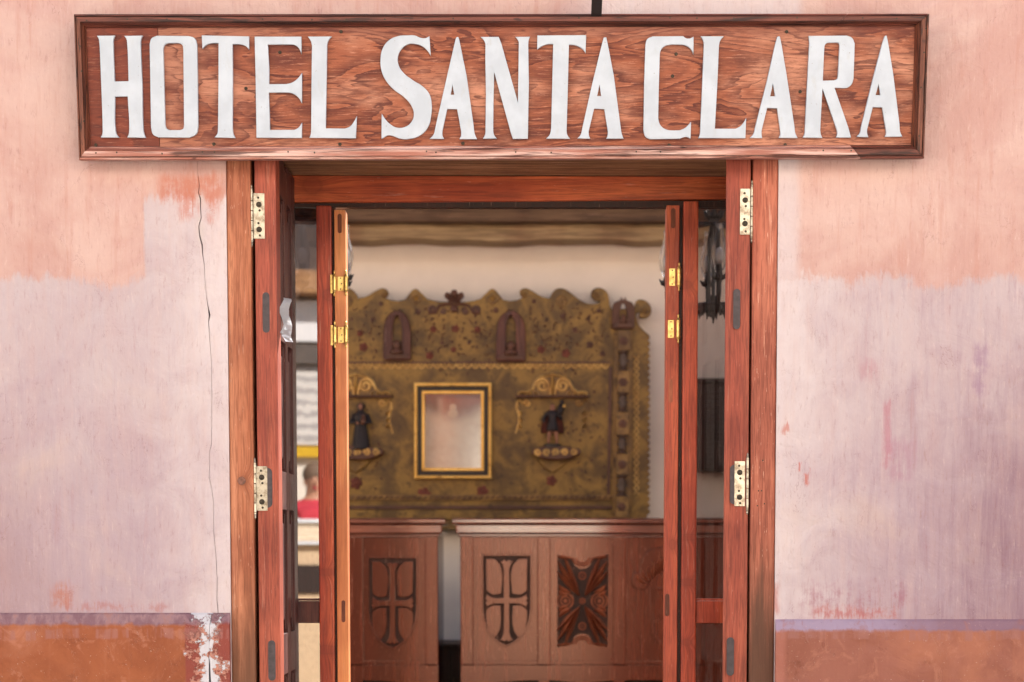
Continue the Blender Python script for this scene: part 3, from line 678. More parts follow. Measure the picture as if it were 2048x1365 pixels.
def outer_door(side, px0, px1, label, skew, depth=.478):
    x0, x1 = X(px0, DY), X(px1, DY)
    d = thing('panelled_door', ((x0 + x1) / 2, DY, 0), label, 'door', 'panelled doors folded back into the doorway')
    zt = LINT - .012; zb = .0
    piv = Vector(((x0 if side < 0 else x1), DY, 0))
    def P(name, me, m, par=d): return put(name, rot_z(me, skew, piv) if skew else me, m, par)
    y0, y1 = DY, DY + depth
    inner = x1 if side < 0 else x0; sgn = 1 if side < 0 else -1
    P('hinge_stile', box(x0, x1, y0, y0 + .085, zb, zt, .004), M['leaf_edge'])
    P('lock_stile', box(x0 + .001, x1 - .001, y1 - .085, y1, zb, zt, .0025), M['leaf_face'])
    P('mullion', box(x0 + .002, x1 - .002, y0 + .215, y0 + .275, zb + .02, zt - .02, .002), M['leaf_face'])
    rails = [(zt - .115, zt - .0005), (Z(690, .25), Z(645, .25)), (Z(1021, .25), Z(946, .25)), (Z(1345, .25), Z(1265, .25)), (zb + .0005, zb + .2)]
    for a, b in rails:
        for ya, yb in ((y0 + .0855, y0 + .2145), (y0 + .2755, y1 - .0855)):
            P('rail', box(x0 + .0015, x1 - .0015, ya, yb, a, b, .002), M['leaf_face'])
    zs = sorted(rails, key=lambda r: -r[0])
    for (a0, b0), (a1, b1) in zip(zs, zs[1:]):
        for ya, yb in ((y0 + .086, y0 + .214), (y0 + .276, y1 - .086)):
            pn = P('panel', box(x0 + .016, x1 - .016, ya, yb, b1 + .001, a0 - .001), M['leaf_face'])
            xf = inner - sgn * .013
            P('bead', box(min(xf, xf + sgn * .006), max(xf, xf + sgn * .006), ya + .012, ya + .022, b1 + .012, a0 - .012, .002), M['leaf_face'], pn)
            P('bead', box(min(xf, xf + sgn * .006), max(xf, xf + sgn * .006), yb - .022, yb - .012, b1 + .012, a0 - .012, .002), M['leaf_face'], pn)
            P('field', box(min(inner - sgn * .02, inner - sgn * .008), max(inner - sgn * .02, inner - sgn * .008), ya + .03, yb - .03, b1 + .04, a0 - .04, .006), M['leaf_face'], pn)
    return d
dl = outer_door(-1, 513, 556, 'open panelled door on the left with torn paper stuck to its face', 0.0)
dr = outer_door(1, 1449, 1498, 'open panelled door against the right jamb, only its reddish edge showing', R(-7.5))
hinge(dl, 511, 533, 387, 478, 507.5, DY); hinge(dl, 511, 533, 933, 1022, 508.5, DY)
hinge(dr, 1477, 1497, 378, 470, 1500.5, DY, big=(.25, .76)); hinge(dr, 1470, 1491, 923, 1013, 1496, DY)
def plug(par, px0, px1, py0, py1, Y, m=None): put('plug', oblong(X(px0, Y), X(px1, Y), Z(py1, Y), Z(py0, Y), Y, .0008), m or M['plug'], par)
plug(dl, 527, 541, 585, 666, DY); plug(dl, 531, 546, 1281, 1362, DY); plug(dl, 524, 543, 936, 1016, DY)
plug(dr, 1465, 1479, 578, 659, DY); plug(dr, 1457, 1472, 1275, 1352, DY); plug(dr, 1461, 1478, 930, 1009, DY)
# torn strip of paper on the open leaf
bm = bmesh.new(); prof = [(612, 562.0, 569.0), (600, 566, 572), (592, 569, 574.5), (612, 561.5, 569.5)]
edge = [(594, 570, 574), (600, 567, 571.5), (608, 564, 568.5), (618, 561.5, 569), (630, 562, 570), (640, 564.5, 572), (650, 566, 572), (660, 564, 573), (668, 562, 575), (672, 568, 576.5), (680, 574, 577)]
rows = []
xi = X(556, DY)
for i, (py, a, b) in enumerate(edge):
    ya = .06 + (a - 560) * .008; yb = .06 + (b - 560) * .008
    rows.append([bm.verts.new((xi + .004 + .004 * math.sin(i * 1.3) + k * .010, ya + (yb - ya) * k / 2, Z(py, .12))) for k in range(3)])
for a, b in zip(rows, rows[1:]):
    for k in range(2): bm.faces.new((a[k], a[k + 1], b[k + 1], b[k]))
bmesh.ops.solidify(bm, geom=bm.faces[:], thickness=.0004)
tag(put('paper_scrap', fin(bm), M['paper'], None), 'torn strip of white paper stuck to the left panelled door', 'paper')

# ------------------------------------------------------------------ glazed inner screen with side lights
def glass_mat(name, refl, tint=(1, 1, 1), rough=0.0):
    g = G(name); t = g.t
    fr = t.nodes.new('ShaderNodeLayerWeight'); fr.inputs[0].default_value = .5
    tr = t.nodes.new('ShaderNodeBsdfTransparent'); tr.inputs[0].default_value = (*tint, 1)
    gl = t.nodes.new('ShaderNodeBsdfGlossy'); gl.inputs['Roughness'].default_value = rough
    f = g.math('ADD', g.math('MULTIPLY', V(g, fr.outputs['Fresnel']), .6), refl, clamp=True)
    mx = t.nodes.new('ShaderNodeMixShader'); g.set(mx.inputs[0], f); t.links.new(tr.outputs[0], mx.inputs[1]); t.links.new(gl.outputs[0], mx.inputs[2])
    t.links.new(mx.outputs[0], g.out.inputs[0]); return g.m
M['pane'] = glass_mat('reflective_side_light_glass', .17, (.42, .40, .40))
M['pane_clear'] = glass_mat('side_light_glass', .0, (.70, .68, .68))
M['clear'] = glass_mat('clear_glass', .05)
SY = .50
screen = thing('glazed_screen', (X(1012, SY), SY, 0), 'reddish wooden inner door screen with header, two posts and narrow glass side lights', 'door screen')
hx0, hx1 = JL0 - .005, JR1 + .02
bm = bmesh.new()
v = [(hx0, Z(351, SY)), (hx1, Z(354, SY)), (hx1, Z(398, SY)), (hx0, Z(406, SY))]
put('header', shape([v], SY, SY + .075, .002), M['header'], screen)
put('header_rebate', box(hx0, hx1, SY + .02, SY + .055, Z(413, SY), Z(400, SY)), M['carve_dark'], screen)
PLx0, PLx1, PRx0, PRx1 = X(635, SY), X(665, SY), X(1365, SY), X(1395, SY)
zt = Z(409, SY)
def post(x0, x1, z1, m, lean):
    me = box(x0, x1, SY + .004, SY + .07, -.02, z1, .004)
    return put('post', me, m, screen)
post(PLx0, PLx1, Z(411, SY), M['post_left'], 0); post(PRx0, PRx1, Z(402, SY), M['post_right'], 0)
for (a, b, m, cap) in ((hx0, PLx0 - .001, M['leaf_face'], 0), (PRx1 + .001, hx1, M['post_right'], 1)):
    put('rail', box(a, b, SY + .012, SY + .062, Z(1247, SY), Z(1203, SY), .002), m, screen)
    pm = M['pane_clear'] if cap else M['pane']; yaw = 0.0 if cap else R(6.0)      # the left glass sits a little askew in its rebate
    piv = Vector((b, SY + .034, 0))
    put('pane', rot_z(box(a + .001, b - .001, SY + .034, SY + .039, Z(1204, SY) + .001, Z(413, SY) + .003), yaw, piv), pm, screen)
    put('pane', rot_z(box(a + .001, b - .001, SY + .034, SY + .039, .12, Z(1246, SY) - .001), yaw, piv), pm, screen)
    put('rail', box(a, b, SY + .012, SY + .062, -.02, .12, .002), m, screen)
    for py in (1198,):
        put('glazing_bead', box(a, b, SY + .018, SY + .033, Z(py + 4, SY), Z(py, SY), .001), m, screen)
# stop strips beside the posts
put('stop', box(PLx1 + .0005, PLx1 + .010, SY + .03, SY + .07, -.02, Z(411, SY)), M['carve_dark'], screen)
put('stop', box(PRx0 - .010, PRx0 - .0005, SY + .03, SY + .07, -.02, Z(404, SY)), M['carve_dark'], screen)

def inner_door(side, px0, px1, py_top, label, skew, m):
    Y = SY + .012
    x0, x1 = X(px0, Y), X(px1, Y); zt = Z(py_top, Y)
    d = thing('swing_door', ((x0 + x1) / 2, Y, 0), label, 'door', 'glazed swing doors of the inner screen')
    piv = Vector(((x0 + x1) / 2, Y, 0))
    def P(name, me, mm, par=d): return put(name, rot_z(me, skew, piv), mm, par)
    W = .50
    put('hinge_stile', rot_z(box(x0, x1, Y, Y + .085, .01, zt, .0025), skew * .15, piv), m, d)
    P('lock_stile', box(x0 + .002, x1 - .002, Y + W - .085, Y + W, .01, zt - .001, .0025), m)
    for a, b in ((zt - .1, zt - .002), (Z(1250, Y), Z(1195, Y)), (.012, .2)):
        P('rail', box(x0 + .003, x1 - .003, Y + .0855, Y + W - .0855, a, b, .002), m)
    P('pane', box((x0 + x1) / 2 - .002, (x0 + x1) / 2 + .002, Y + .086, Y + W - .086, Z(1194, Y), zt - .101), M['clear'])
    P('pane', box((x0 + x1) / 2 - .002, (x0 + x1) / 2 + .002, Y + .086, Y + W - .086, .201, Z(1251, Y)), M['clear'])
    return d, Y
il, IY = inner_door(-1, 671, 693.5, 420, 'left swing door with orange edge standing open behind the left post', R(8.5), M['inner_left'])
ir, IY = inner_door(1, 1331, 1357, 411, 'right swing door with reddish edge standing open beside the right post', R(-7.5), M['inner_right'])
def spring_hinge(par, barrels, plate, py0, py1):
    Y = IY; z0, z1 = Z(py1, Y), Z(py0, Y)
    h = put('spring_hinge', box(X(plate[0], Y), X(plate[1], Y), Y - .0035, Y - .0003, z0 + .012, z1 - .012, .0008), M['brass'], par)
    for b in barrels:
        c = (X(b, Y), Y - .010, 0); a0, a1 = z0 + .012, z1 - .012; r = .0072
        put('barrel', lathe([(.0012, z0 - .006), (.0034, z0 - .003), (.0034, z0 + .001), (.0018, z0 + .004), (.005, z0 + .008), (.006, a0), (r, a0 + .002), (r, a0 + .006), (r * .92, a0 + .008),
                             (r * .92, a1 - .008), (r, a1 - .006), (r, a1 - .002), (.006, a1), (.005, z1 - .008), (.0018, z1 - .004), (.0034, z1 - .001), (.0034, z1 + .003), (.0012, z1 + .006)], c, 14), M['brass'], h, True)
    zc = [z0 + .018, (z0 + z1) / 2, z1 - .018]; xs = (X(plate[0], Y) + X(plate[1], Y)) / 2
    for i, z in enumerate(zc): put('screw', lathe([(.0024, 0), (.0024, -.0008)], (xs + (.003 if i == 1 else 0), Y - .0035, z), 8, 'Y'), M['screw'], h)
spring_hinge(il, (671, 694), (677, 689), 546, 590); spring_hinge(il, (671, 693.5), (677, 689), 647, 694)
spring_hinge(ir, (1356.5,), (1337, 1349), 530, 580); spring_hinge(ir, (1355.5,), (1335, 1347), 633, 684)
for py0, py1 in ((545, 592), (646, 696)):
    put('leaf_plate', box(X(662.5, SY), X(667, SY), SY - .001, SY + .003, Z(py1 - 5, SY), Z(py0 + 5, SY)), M['brass'], screen)
plug(il, 678, 686, 428, 467, IY, M['plug_wood']); plug(il, 680, 687.5, 1201, 1245, IY, M['plug_wood'])
plug(ir, 1340, 1349, 417, 457, IY, M['plug_wood']); plug(ir, 1337, 1345, 758, 806, IY, M['plug_light']); plug(ir, 1332, 1341, 1188, 1233, IY, M['plug_wood'])

# ------------------------------------------------------------------ altar screen behind the counter
RY = 4.93
def gold_mat(name, c0, c1, c2, off=0.0, metal=.0, rough=.5):
    g = G(name); n = g.noise(g.pos, 7 + off, 6, .65, .6); m = g.noise(g.pos, 26, 4, .6); f = g.noise(g.pos, 90, 3, .6)
    c = g.mix(g.step(n, .36, .64), c0, c1); c = g.mix(g.step(m, .56, .70) * .7, c, c2); c = g.mix(g.step(f, .60, .72) * .5, c, tuple(v * .5 for v in c2))
    return g.bsdf(c, rough, metal, g.bump(m + f * .4, .3, .004), .4)
M['gold'] = gold_mat('antiqued_gold_paint', lin(96, 72, 36), lin(152, 118, 54), lin(54, 37, 23))
M['gold_dark'] = gold_mat('dark_gilt_carving', lin(104, 78, 46), lin(150, 116, 64), lin(60, 40, 28), 3)
M['gold_hi'] = gold_mat('bright_gilt_carving', lin(214, 176, 104), lin(186, 146, 84), lin(120, 84, 48), 5, .35, .4)
M['umber'] = gold_mat('umber_paint', lin(84, 56, 44), lin(104, 70, 54), lin(56, 36, 30), 2)
M['niche'] = wood('niche_wood', lin(112, 66, 54), lin(84, 46, 40), lin(128, 78, 60), 'Z', 12, .4)
M['rose'] = plain('red_rose_paint', lin(112, 58, 42), .7, var=.3)
M['gilt'] = gold_mat('gilt_frame', lin(244, 200, 110), lin(226, 176, 84), lin(160, 112, 50), 1, .25, .3)
M['spindle'] = plain('dark_spindle_paint', lin(78, 58, 46), .4, var=.2)
M['black'] = plain('black_paint', lin(40, 32, 24), .5)
scr = thing('altar_screen', at(908, 1035, RY), 'carved gilded wooden altar screen with scrolled top and niches behind the counter', 'altar screen')
MX = 908.5
half = [(935, 606), (948, 604), (962, 600), (974, 588, 1), (985, 580, 1), (997, 590, 1), (1006, 602), (1020, 605), (1034, 603), (1041, 600, 1), (1046, 597, 1), (1040, 592, 1), (1040, 584, 1), (1050, 579, 1), (1062, 583, 1), (1084, 596, 1), (1099, 599), (1104, 589, 1), (1114, 580, 1), (1127, 580, 1), (1142, 589, 1), (1162, 604, 1), (1182, 611, 1), (1196, 608, 1),
        (1202, 601), (1196, 605, 1), (1186, 600, 1), (1181, 590, 1), (1188, 580, 1), (1202, 579, 1), (1214, 588, 1), (1218, 602), (1219, 614), (1222, 620), (1268, 620), (1272, 604, 1), (1284, 602, 1), (1297, 610, 1), (1302, 624, 1), (1296, 636, 1), (1284, 639, 1), (1277, 634, 1), (1279, 628, 1), (1274, 628, 1), (1272, 640, 1), (1280, 656, 1), (1292, 668)]
y = 672
while y < 1030:
    half += [(1296.5, y, 1), (1299, y + 5, 1), (1296, y + 10, 1), (1293.5, y + 12)]; y += 12.4
half += [(1291, 1060)]
mir = [(2 * MX - p[0], p[1]) + tuple(p[2:]) for p in half][::-1]
put('backboard', shape_px([half + mir], RY, .05, .004, res=3), M['gold'], scr)
FY = RY - .05
def sp(contours, t, m, name, par=scr, y=FY, bev=.003, **k): return put(name, shape_px(contours, y, t, bev, res=4, **k), m, par)
def PX(px, py, y=FY): p = at(px, py, y); return (p.x, p.z)
pxm = (at(1001, 800, FY).x - at(1000, 800, FY).x)
def tb(bm, pp, r, y=FY, seg=6): tube([(PX(a, b)[0], y, PX(a, b)[1]) for a, b in pp], [q * pxm for q in r] if isinstance(r, list) else r * pxm, seg, bm)
def spiral(cx, cy, r0, r1, a0, a1, n=16): return [(cx + (r0 + (r1 - r0) * i / n) * math.cos(a0 + (a1 - a0) * i / n), cy + (r0 + (r1 - r0) * i / n) * math.sin(a0 + (a1 - a0) * i / n)) for i in range(n + 1)]
def flip(pp): return [(2 * MX - a, b) for a, b in pp]
# crest
bm = bmesh.new()
for sx in (1, -1):
    f = (lambda pp: pp) if sx > 0 else flip
    tb(bm, f(spiral(953, 620, 8, 2, math.pi, 4.6 * math.pi)), 2.6); tb(bm, f([(908, 612), (922, 608), (938, 612), (946, 626), (960, 627)]), 3.2)
    tb(bm, f(spiral(930, 622, 6, 2, 0, 3 * math.pi)), 2.2); tb(bm, f(spiral(921, 592, 5, 2, -math.pi / 2, 3 * math.pi)), 3.2); tb(bm, f([(909, 606), (914, 600), (922, 596)]), 3.5)
p = PX(908.5, 588); ball((p[0], FY - .004, p[1]), 8 * pxm, bm); p = PX(908.5, 619); ball((p[0], FY - .004, p[1]), 9 * pxm, bm, sc3=(1, .6, .8))
for k in range(6):
    a = PX(908.5, 606); b = PX(908.5 + 16 * math.cos(-.3 - k * .5), 604 + 20 * math.sin(-.3 - k * .5)); leaf(bm, a, b, 3.4 * pxm, .012, Y=FY)
put('crest', fin(bm), M['umber'], scr)
# diamonds, rosettes of the top edge
for c in (985, 2 * MX - 985):
    dm = sp([[(c - 15, 598), (c, 586), (c + 15, 598), (c, 611)], [(c - 9, 598), (c, 605), (c + 9, 598), (c, 591)]], .012, M['gold_dark'], 'diamond')
    bm = bmesh.new()
    for k in range(4):
        a = k * math.pi / 2 + .78; leaf(bm, PX(c, 598), PX(c + 6 * math.cos(a), 598 + 6 * math.sin(a)), 2 * pxm, .008, Y=FY)
    put('flower', fin(bm), M['gold_hi'], dm)
def rosette(cx, cy, r, m, name='rosette', par=scr, pet=7, y=FY):
    bm = bmesh.new()
    for k in range(pet):
        a = 2 * math.pi * k / pet; p = PX(cx + r * .6 * math.cos(a), cy + r * .6 * math.sin(a), y); ball((p[0], y - .001, p[1]), r * .42 * pxm, bm, 8, (1, .5, 1))
    p = PX(cx, cy, y); ball((p[0], y - .005, p[1]), r * .4 * pxm, bm, 8, (1, .6, 1)); return put(name, fin(bm), m, par)
for c in (1123, 2 * MX - 1123): rosette(c, 603, 12, M['gold_dark'])
for c in (1048, 1192, 1290, 2 * MX - 1048, 2 * MX - 1192):
    bm = bmesh.new(); cy = 590 if c != 1290 else 622; tb(bm, spiral(c, cy, 6, 1.5, 0, 4 * math.pi), 2.0); put('scroll', fin(bm), M['gold_dark'], scr)
# painted flowers
for (cx, cy, r, m) in [(762, 608, 5, 'umber'), (836, 624, 6, 'umber'), (992, 621, 6, 'umber'), (867, 659, 7, 'rose'), (911, 658, 8, 'rose'), (955, 660, 7, 'rose'), (1068, 603, 5, 'umber'), (1197, 622, 5, 'umber'), (1132, 707, 9, 'rose'), (1082, 700, 8, 'rose'), (727, 695, 9, 'rose'),
                       (720, 667, 7, 'rose'), (1126, 633, 6, 'umber'), (859, 712, 8, 'rose'), (907, 700, 6, 'rose'), (1180, 690, 7, 'umber'), (1205, 708, 6, 'umber'), (1150, 660, 6, 'umber'), (745, 640, 5, 'umber'), (938, 686, 4, 'umber'), (884, 686, 4, 'umber'),
                       (848, 989, 14, 'rose'), (965, 983, 12, 'rose'), (712, 967, 13, 'rose'), (1103, 962, 11, 'rose')]:
    rosette(cx, cy, r, M[m], 'flower', pet=5)
random.seed(3)
bm = bmesh.new()
for k in range(560):
    cx, cy = random.uniform(702, 1216), (random.uniform(612, 748) if k % 4 else random.uniform(760, 985))
    if 820 < cx < 992 and cy > 756: continue
    if abs(cx - 795) < 32 or abs(cx - 1022) < 34: continue
    a = random.uniform(0, 6.3); leaf(bm, PX(cx, cy), PX(cx + 7 * math.cos(a), cy + 7 * math.sin(a)), random.uniform(1.0, 2.2) * pxm, .004, n=4, Y=FY)
o = put('leaf_sprigs', fin(bm), M['umber'], scr); o['kind'] = 'stuff'
# scalloped band, lower bands
bm = bmesh.new()
for k in range(34):
    cx = 706 + k * 15.3
    tb(bm, [(cx - 7, 728), (cx - 4, 735), (cx, 737), (cx + 4, 735), (cx + 7, 728)], 1.7); p = PX(cx, 730); ball((p[0], FY - .002, p[1]), 2.6 * pxm, bm, 6)
put('scalloped_band', fin(bm), M['gold_hi'], scr)
sp([[(620, 724), (1222, 724), (1222, 727), (620, 727)]], .006, M['umber'], 'band_line', bev=.001)
for y0, y1, m in ((990, 1001, 'gold_dark'), (1012, 1019, 'umber'), (1020, 1040, 'gold')):
    sp([[(560, y0), (1224, y0), (1224, y1), (560, y1)]], .014, M[m], 'base_moulding')
bm = bmesh.new()
for k in range(48):
    cx = 690 + k * 11.2; leaf(bm, PX(cx, 998), PX(cx + 9, 993), 1.8 * pxm, .006, n=4, Y=FY - .014)
put('rope_moulding', fin(bm), M['umber'], scr)
# niches
def niche(cx, y0, y1, hw, m, arch=.45):
    top = [(cx - hw, y1 - 4), (cx - hw * .98, y0 + (y1 - y0) * arch), (cx - hw * .8, y0 + (y1 - y0) * .2, 1), (cx - hw * .45, y0 + 8, 1), (cx - hw * .25, y0 + 6), (cx - hw * .2, y0), (cx, y0 + 6), (cx + hw * .2, y0), (cx + hw * .25, y0 + 6), (cx + hw * .45, y0 + 8, 1), (cx + hw * .8, y0 + (y1 - y0) * .2, 1), (cx + hw * .98, y0 + (y1 - y0) * arch), (cx + hw, y1 - 4), (cx + hw * .8, y1), (cx - hw * .8, y1)]
    hole = [(cx - hw * .32, y1 - 22), (cx - hw * .34, y0 + 42), (cx - hw * .2, y0 + 20, 1), (cx, y0 + 12, 1), (cx + hw * .2, y0 + 20, 1), (cx + hw * .34, y0 + 42), (cx + hw * .32, y1 - 22)]
    ni = sp([top, hole[::-1]], .04, m, 'niche', bev=.004)
    bm = bmesh.new()
    for s in (-1, 1):
        for q in (.5, .72, .9): tb(bm, [(cx + s * hw * q, y1 - 8), (cx + s * hw * q, y0 + (y1 - y0) * .45), (cx + s * hw * q * .82, y0 + (y1 - y0) * .22), (cx + s * hw * q * .5, y0 + 12)], 1.2, FY - .04)
    put('ribs', fin(bm), m, ni)
    sp([[(cx - hw * .85, y1 - 12), (cx + hw * .85, y1 - 12), (cx + hw * .7, y1 - 3), (cx - hw * .7, y1 - 3)]], .052, M['umber'], 'sill', ni)
    bm = bmesh.new(); b = PX(cx, y1 - 12); h = (y1 - y0) * .2 * pxm
    lathe([(h * .62, 0), (h * .6, h * .3), (h * .3, h * .5), (h * .28, h * .6), (h * .42, h * .8), (h * .42, h * 1.05), (h * .2, h * 1.3), (h * .02, h * 1.34)], (b[0], FY - .052, b[1]), 12, 'Z', bm)
    put('bust', fin(bm), M['umber'], ni, True)
niche(795, 620, 722, 28, M['niche']); niche(1022, 620, 724, 30, M['niche']); niche(1246, 596, 660, 23, M['umber'], .35); niche(2 * MX - 1246, 596, 660, 23, M['umber'], .35)
# right column of carved blocks and spindles
bm = bmesh.new()
sp([[(1228, 660), (1266, 660), (1262, 1040), (1224, 1040)]], .012, M['gold_dark'], 'pilaster')
yy = [(662, 703), (743, 787), (825, 871), (908, 951), (993, 1036)]
for (a, b) in yy:
    cx = 1247.5 - (a - 662) * .012
    bl = put('block', box(PX(cx - 12.5, a)[0], PX(cx + 12.5, a)[0], FY - .05, FY - .012, PX(cx, b)[1], PX(cx, a)[1], .006), M['gold_dark'], scr)
    rosette(cx, (a + b) / 2, 9, M['umber'], 'rosette', bl, 6, FY - .05)
for (a, b) in zip(yy, yy[1:]):
    z1, z0 = PX(0, a[1])[1], PX(0, b[0])[1]; h = z1 - z0; cx = 1246.5 - (a[1] - 662) * .012; r = 11 * pxm
    put('spindle', lathe([(r, 0), (r, h * .08), (r * .6, h * .12), (r * .6, h * .2), (r, h * .24), (r * .55, h * .34), (r * 1.05, h * .5), (r * .55, h * .66), (r, h * .76), (r * .6, h * .8), (r * .6, h * .88), (r, h * .92), (r, h)], (PX(cx, 800)[0], FY - .03, z0), 14), M['spindle'], scr, True)
for s in (1, -1):
    bm = bmesh.new()
    for k in range(44):
        a = (1273 + 5 * math.sin(k * 1.57 + s * 1.57), 712 + k * 6.3); b = (1273 + 5 * math.sin((k + 1) * 1.57 + s * 1.57), 712 + (k + 1) * 6.3)
        tb(bm, [a, b], 1.6)
    put('rope_carving', fin(bm), M['gold_hi'], scr)
sp([[(1218, 735), (1224, 735), (1220, 1000), (1214, 1000)]], .010, M['umber'], 'edge_strip', bev=.002)
# canopies with scroll pediments, brackets
for c in (1105, 2 * MX - 1105):
    cb = sp([[(c - 74, 792), (c + 74, 792), (c + 73, 796), (c - 73, 796)]], .05, M['umber'], 'canopy')
    bm = bmesh.new()
    for s in (-1, 1):
        tb(bm, spiral(c + s * 20, 772, 15, 3, math.pi * (1.0 if s < 0 else 0), math.pi * ((1.0 if s < 0 else 0) + s * -3.4), 26), [3.4] * 10 + [2.8] * 17, FY - .012)
        tb(bm, [(c + s * 70, 790), (c + s * 62, 785), (c + s * 50, 786), (c + s * 40, 778), (c + s * 34, 764), (c + s * 24, 755), (c + s * 8, 752), (c, 749)], 3.4, FY - .012)
        tb(bm, [(c + s * 4, 790), (c + s * 6, 778), (c + s * 12, 764)], 3.0, FY - .012)
        for k in range(4): leaf(bm, PX(c + s * (30 + k * 11), 791), PX(c + s * (36 + k * 11), 783), 3.4 * pxm, .016, Y=FY - .006)
    leaf(bm, PX(c, 790), PX(c, 748), 5 * pxm, .022, Y=FY - .008)
    put('pediment', fin(bm), M['gold_hi'], cb)
    sp([[(c - 72, 791), (c - 62, 781, 1), (c - 48, 782, 1), (c - 38, 762, 1), (c - 20, 750, 1), (c, 746, 1), (c + 20, 750, 1), (c + 38, 762, 1), (c + 48, 782, 1), (c + 62, 781, 1), (c + 72, 791)]], .010, M['gold_dark'], 'pediment_ground', cb)
    for s in (-1, 1):
        bm = bmesh.new()
        tb(bm, [(c + s * 46, 803), (c + s * 52, 810), (c + s * 60, 808), (c + s * 66, 800), (c + s * 71, 806), (c + s * 71, 816), (c + s * 66, 830), (c + s * 66, 845), (c + s * 70, 856), (c + s * 74, 868)], [1.5, 3, 3, 2.5, 3, 3.4, 4, 3.4, 2.6, 1.2])
        tb(bm, spiral(c + s * 52, 806, 7, 2, 0, 3.2 * math.pi), 2)
        for k in range(3): leaf(bm, PX(c + s * 68, 822 + k * 13), PX(c + s * 60, 830 + k * 13), 3.4 * pxm, .016, Y=FY - .006)
        put('scroll_bracket', fin(bm), M['gold_hi'] if s * (c - MX) < 0 else M['gold_dark'], cb)
    sh = sp([[(c - 41, 905, 1), (c - 30, 897, 1), (c + 40, 897, 1), (c + 56, 903, 1), (c + 50, 913, 1), (c - 34, 914, 1)]], .075, M['umber'], 'shelf', bev=.006)
    bm = bmesh.new()
    for k in range(5): tb(bm, spiral(c - 30 + k * 18, 906, 7, 2, k, k + 3.5 * math.pi), 2, FY - .076)
    put('shelf_carving', fin(bm), M['gold_hi'], sh)
    fan = sp([[(c - 32, 916), (c + 34, 916), (c + 16, 936, 1), (c, 946), (c - 16, 936, 1)]], .02, M['gold'], 'fan', sh)

# figurines on the shelves
M['robe'] = plain('black_robe_paint', lin(38, 32, 34), .7, var=.2)
M['flesh'] = plain('carved_flesh_paint', lin(150, 104, 80), .6, var=.1)
def skin(verts, edges, levels=1):
    me = bpy.data.meshes.new('s'); me.from_pydata([v[:3] for v in verts], edges, [])
    ob = bpy.data.objects.new('s', me); col.objects.link(ob)
    m = ob.modifiers.new('k', 'SKIN'); m.use_smooth_shade = True
    for v, d in zip(verts, me.skin_vertices[0].data): d.radius = (v[3], v[4] if len(v) > 4 else v[3])
    me.skin_vertices[0].data[0].use_root = True
    s = ob.modifiers.new('u', 'SUBSURF'); s.levels = levels; s.render_levels = levels
    bpy.context.view_layer.update()
    r = bpy.data.meshes.new_from_object(ob.evaluated_get(bpy.context.evaluated_depsgraph_get()))
    bpy.data.objects.remove(ob); return r
def shade(me, c, mats, rule):
    me.materials.clear()
    for m in mats: me.materials.append(m)
    for p in me.polygons: p.use_smooth = True; p.material_index = rule(p.center)
def figure_monk(cx, base, top):
    b = at(cx, base, FY - .04); h = (at(cx, top, FY - .04).z - b.z)
    t = thing('saint_figurine', b, 'dark robed saint figurine holding a child under the canopy beside the left swing door', 'figurine')
    bm = bmesh.new()
    lathe([(.21 * h, 0), (.2 * h, .06 * h), (.165 * h, .3 * h), (.13 * h, .52 * h), (.145 * h, .62 * h), (.15 * h, .70 * h), (.11 * h, .79 * h), (.06 * h, .825 * h), (.055 * h, .85 * h), (.085 * h, .90 * h), (.085 * h, .95 * h), (.05 * h, .99 * h), (.005 * h, 1.0 * h)], b, 16, 'Z', bm)
    for s in (-1, 1):
        tube([(b.x + s * .13 * h, b.y, b.z + .74 * h), (b.x + s * .2 * h, b.y - .03 * h, b.z + .58 * h), (b.x + s * .08 * h, b.y - .16 * h, b.z + .56 * h)], [.055 * h, .05 * h, .035 * h], 8, bm)
    me = fin(bm); me2 = put('robed_body', me, M['robe'], t, True)
    put('face', ball(b + Vector((0, -.06 * h, .915 * h)), .055 * h, sc3=(.9, .8, 1.2)), M['flesh'], t, True)
    bm = bmesh.new(); ball(b + Vector((.07 * h, -.15 * h, .70 * h)), .05 * h, bm); tube([b + Vector((.07 * h, -.15 * h, .66 * h)), b + Vector((.05 * h, -.15 * h, .54 * h))], [.05 * h, .06 * h], 8, bm)
    put('child', fin(bm), M['umber'], t, True)
    for s in (-1, 1): put('hand', ball(b + Vector((s * .06 * h, -.17 * h, .56 * h)), .035 * h), M['flesh'], t, True)
    put('base', box(b.x - .2 * h, b.x + .2 * h, b.y - .14 * h, b.y + .14 * h, b.z - .0005, b.z + .025 * h, .003), M['black'], t)
figure_monk(722, 900, 806)
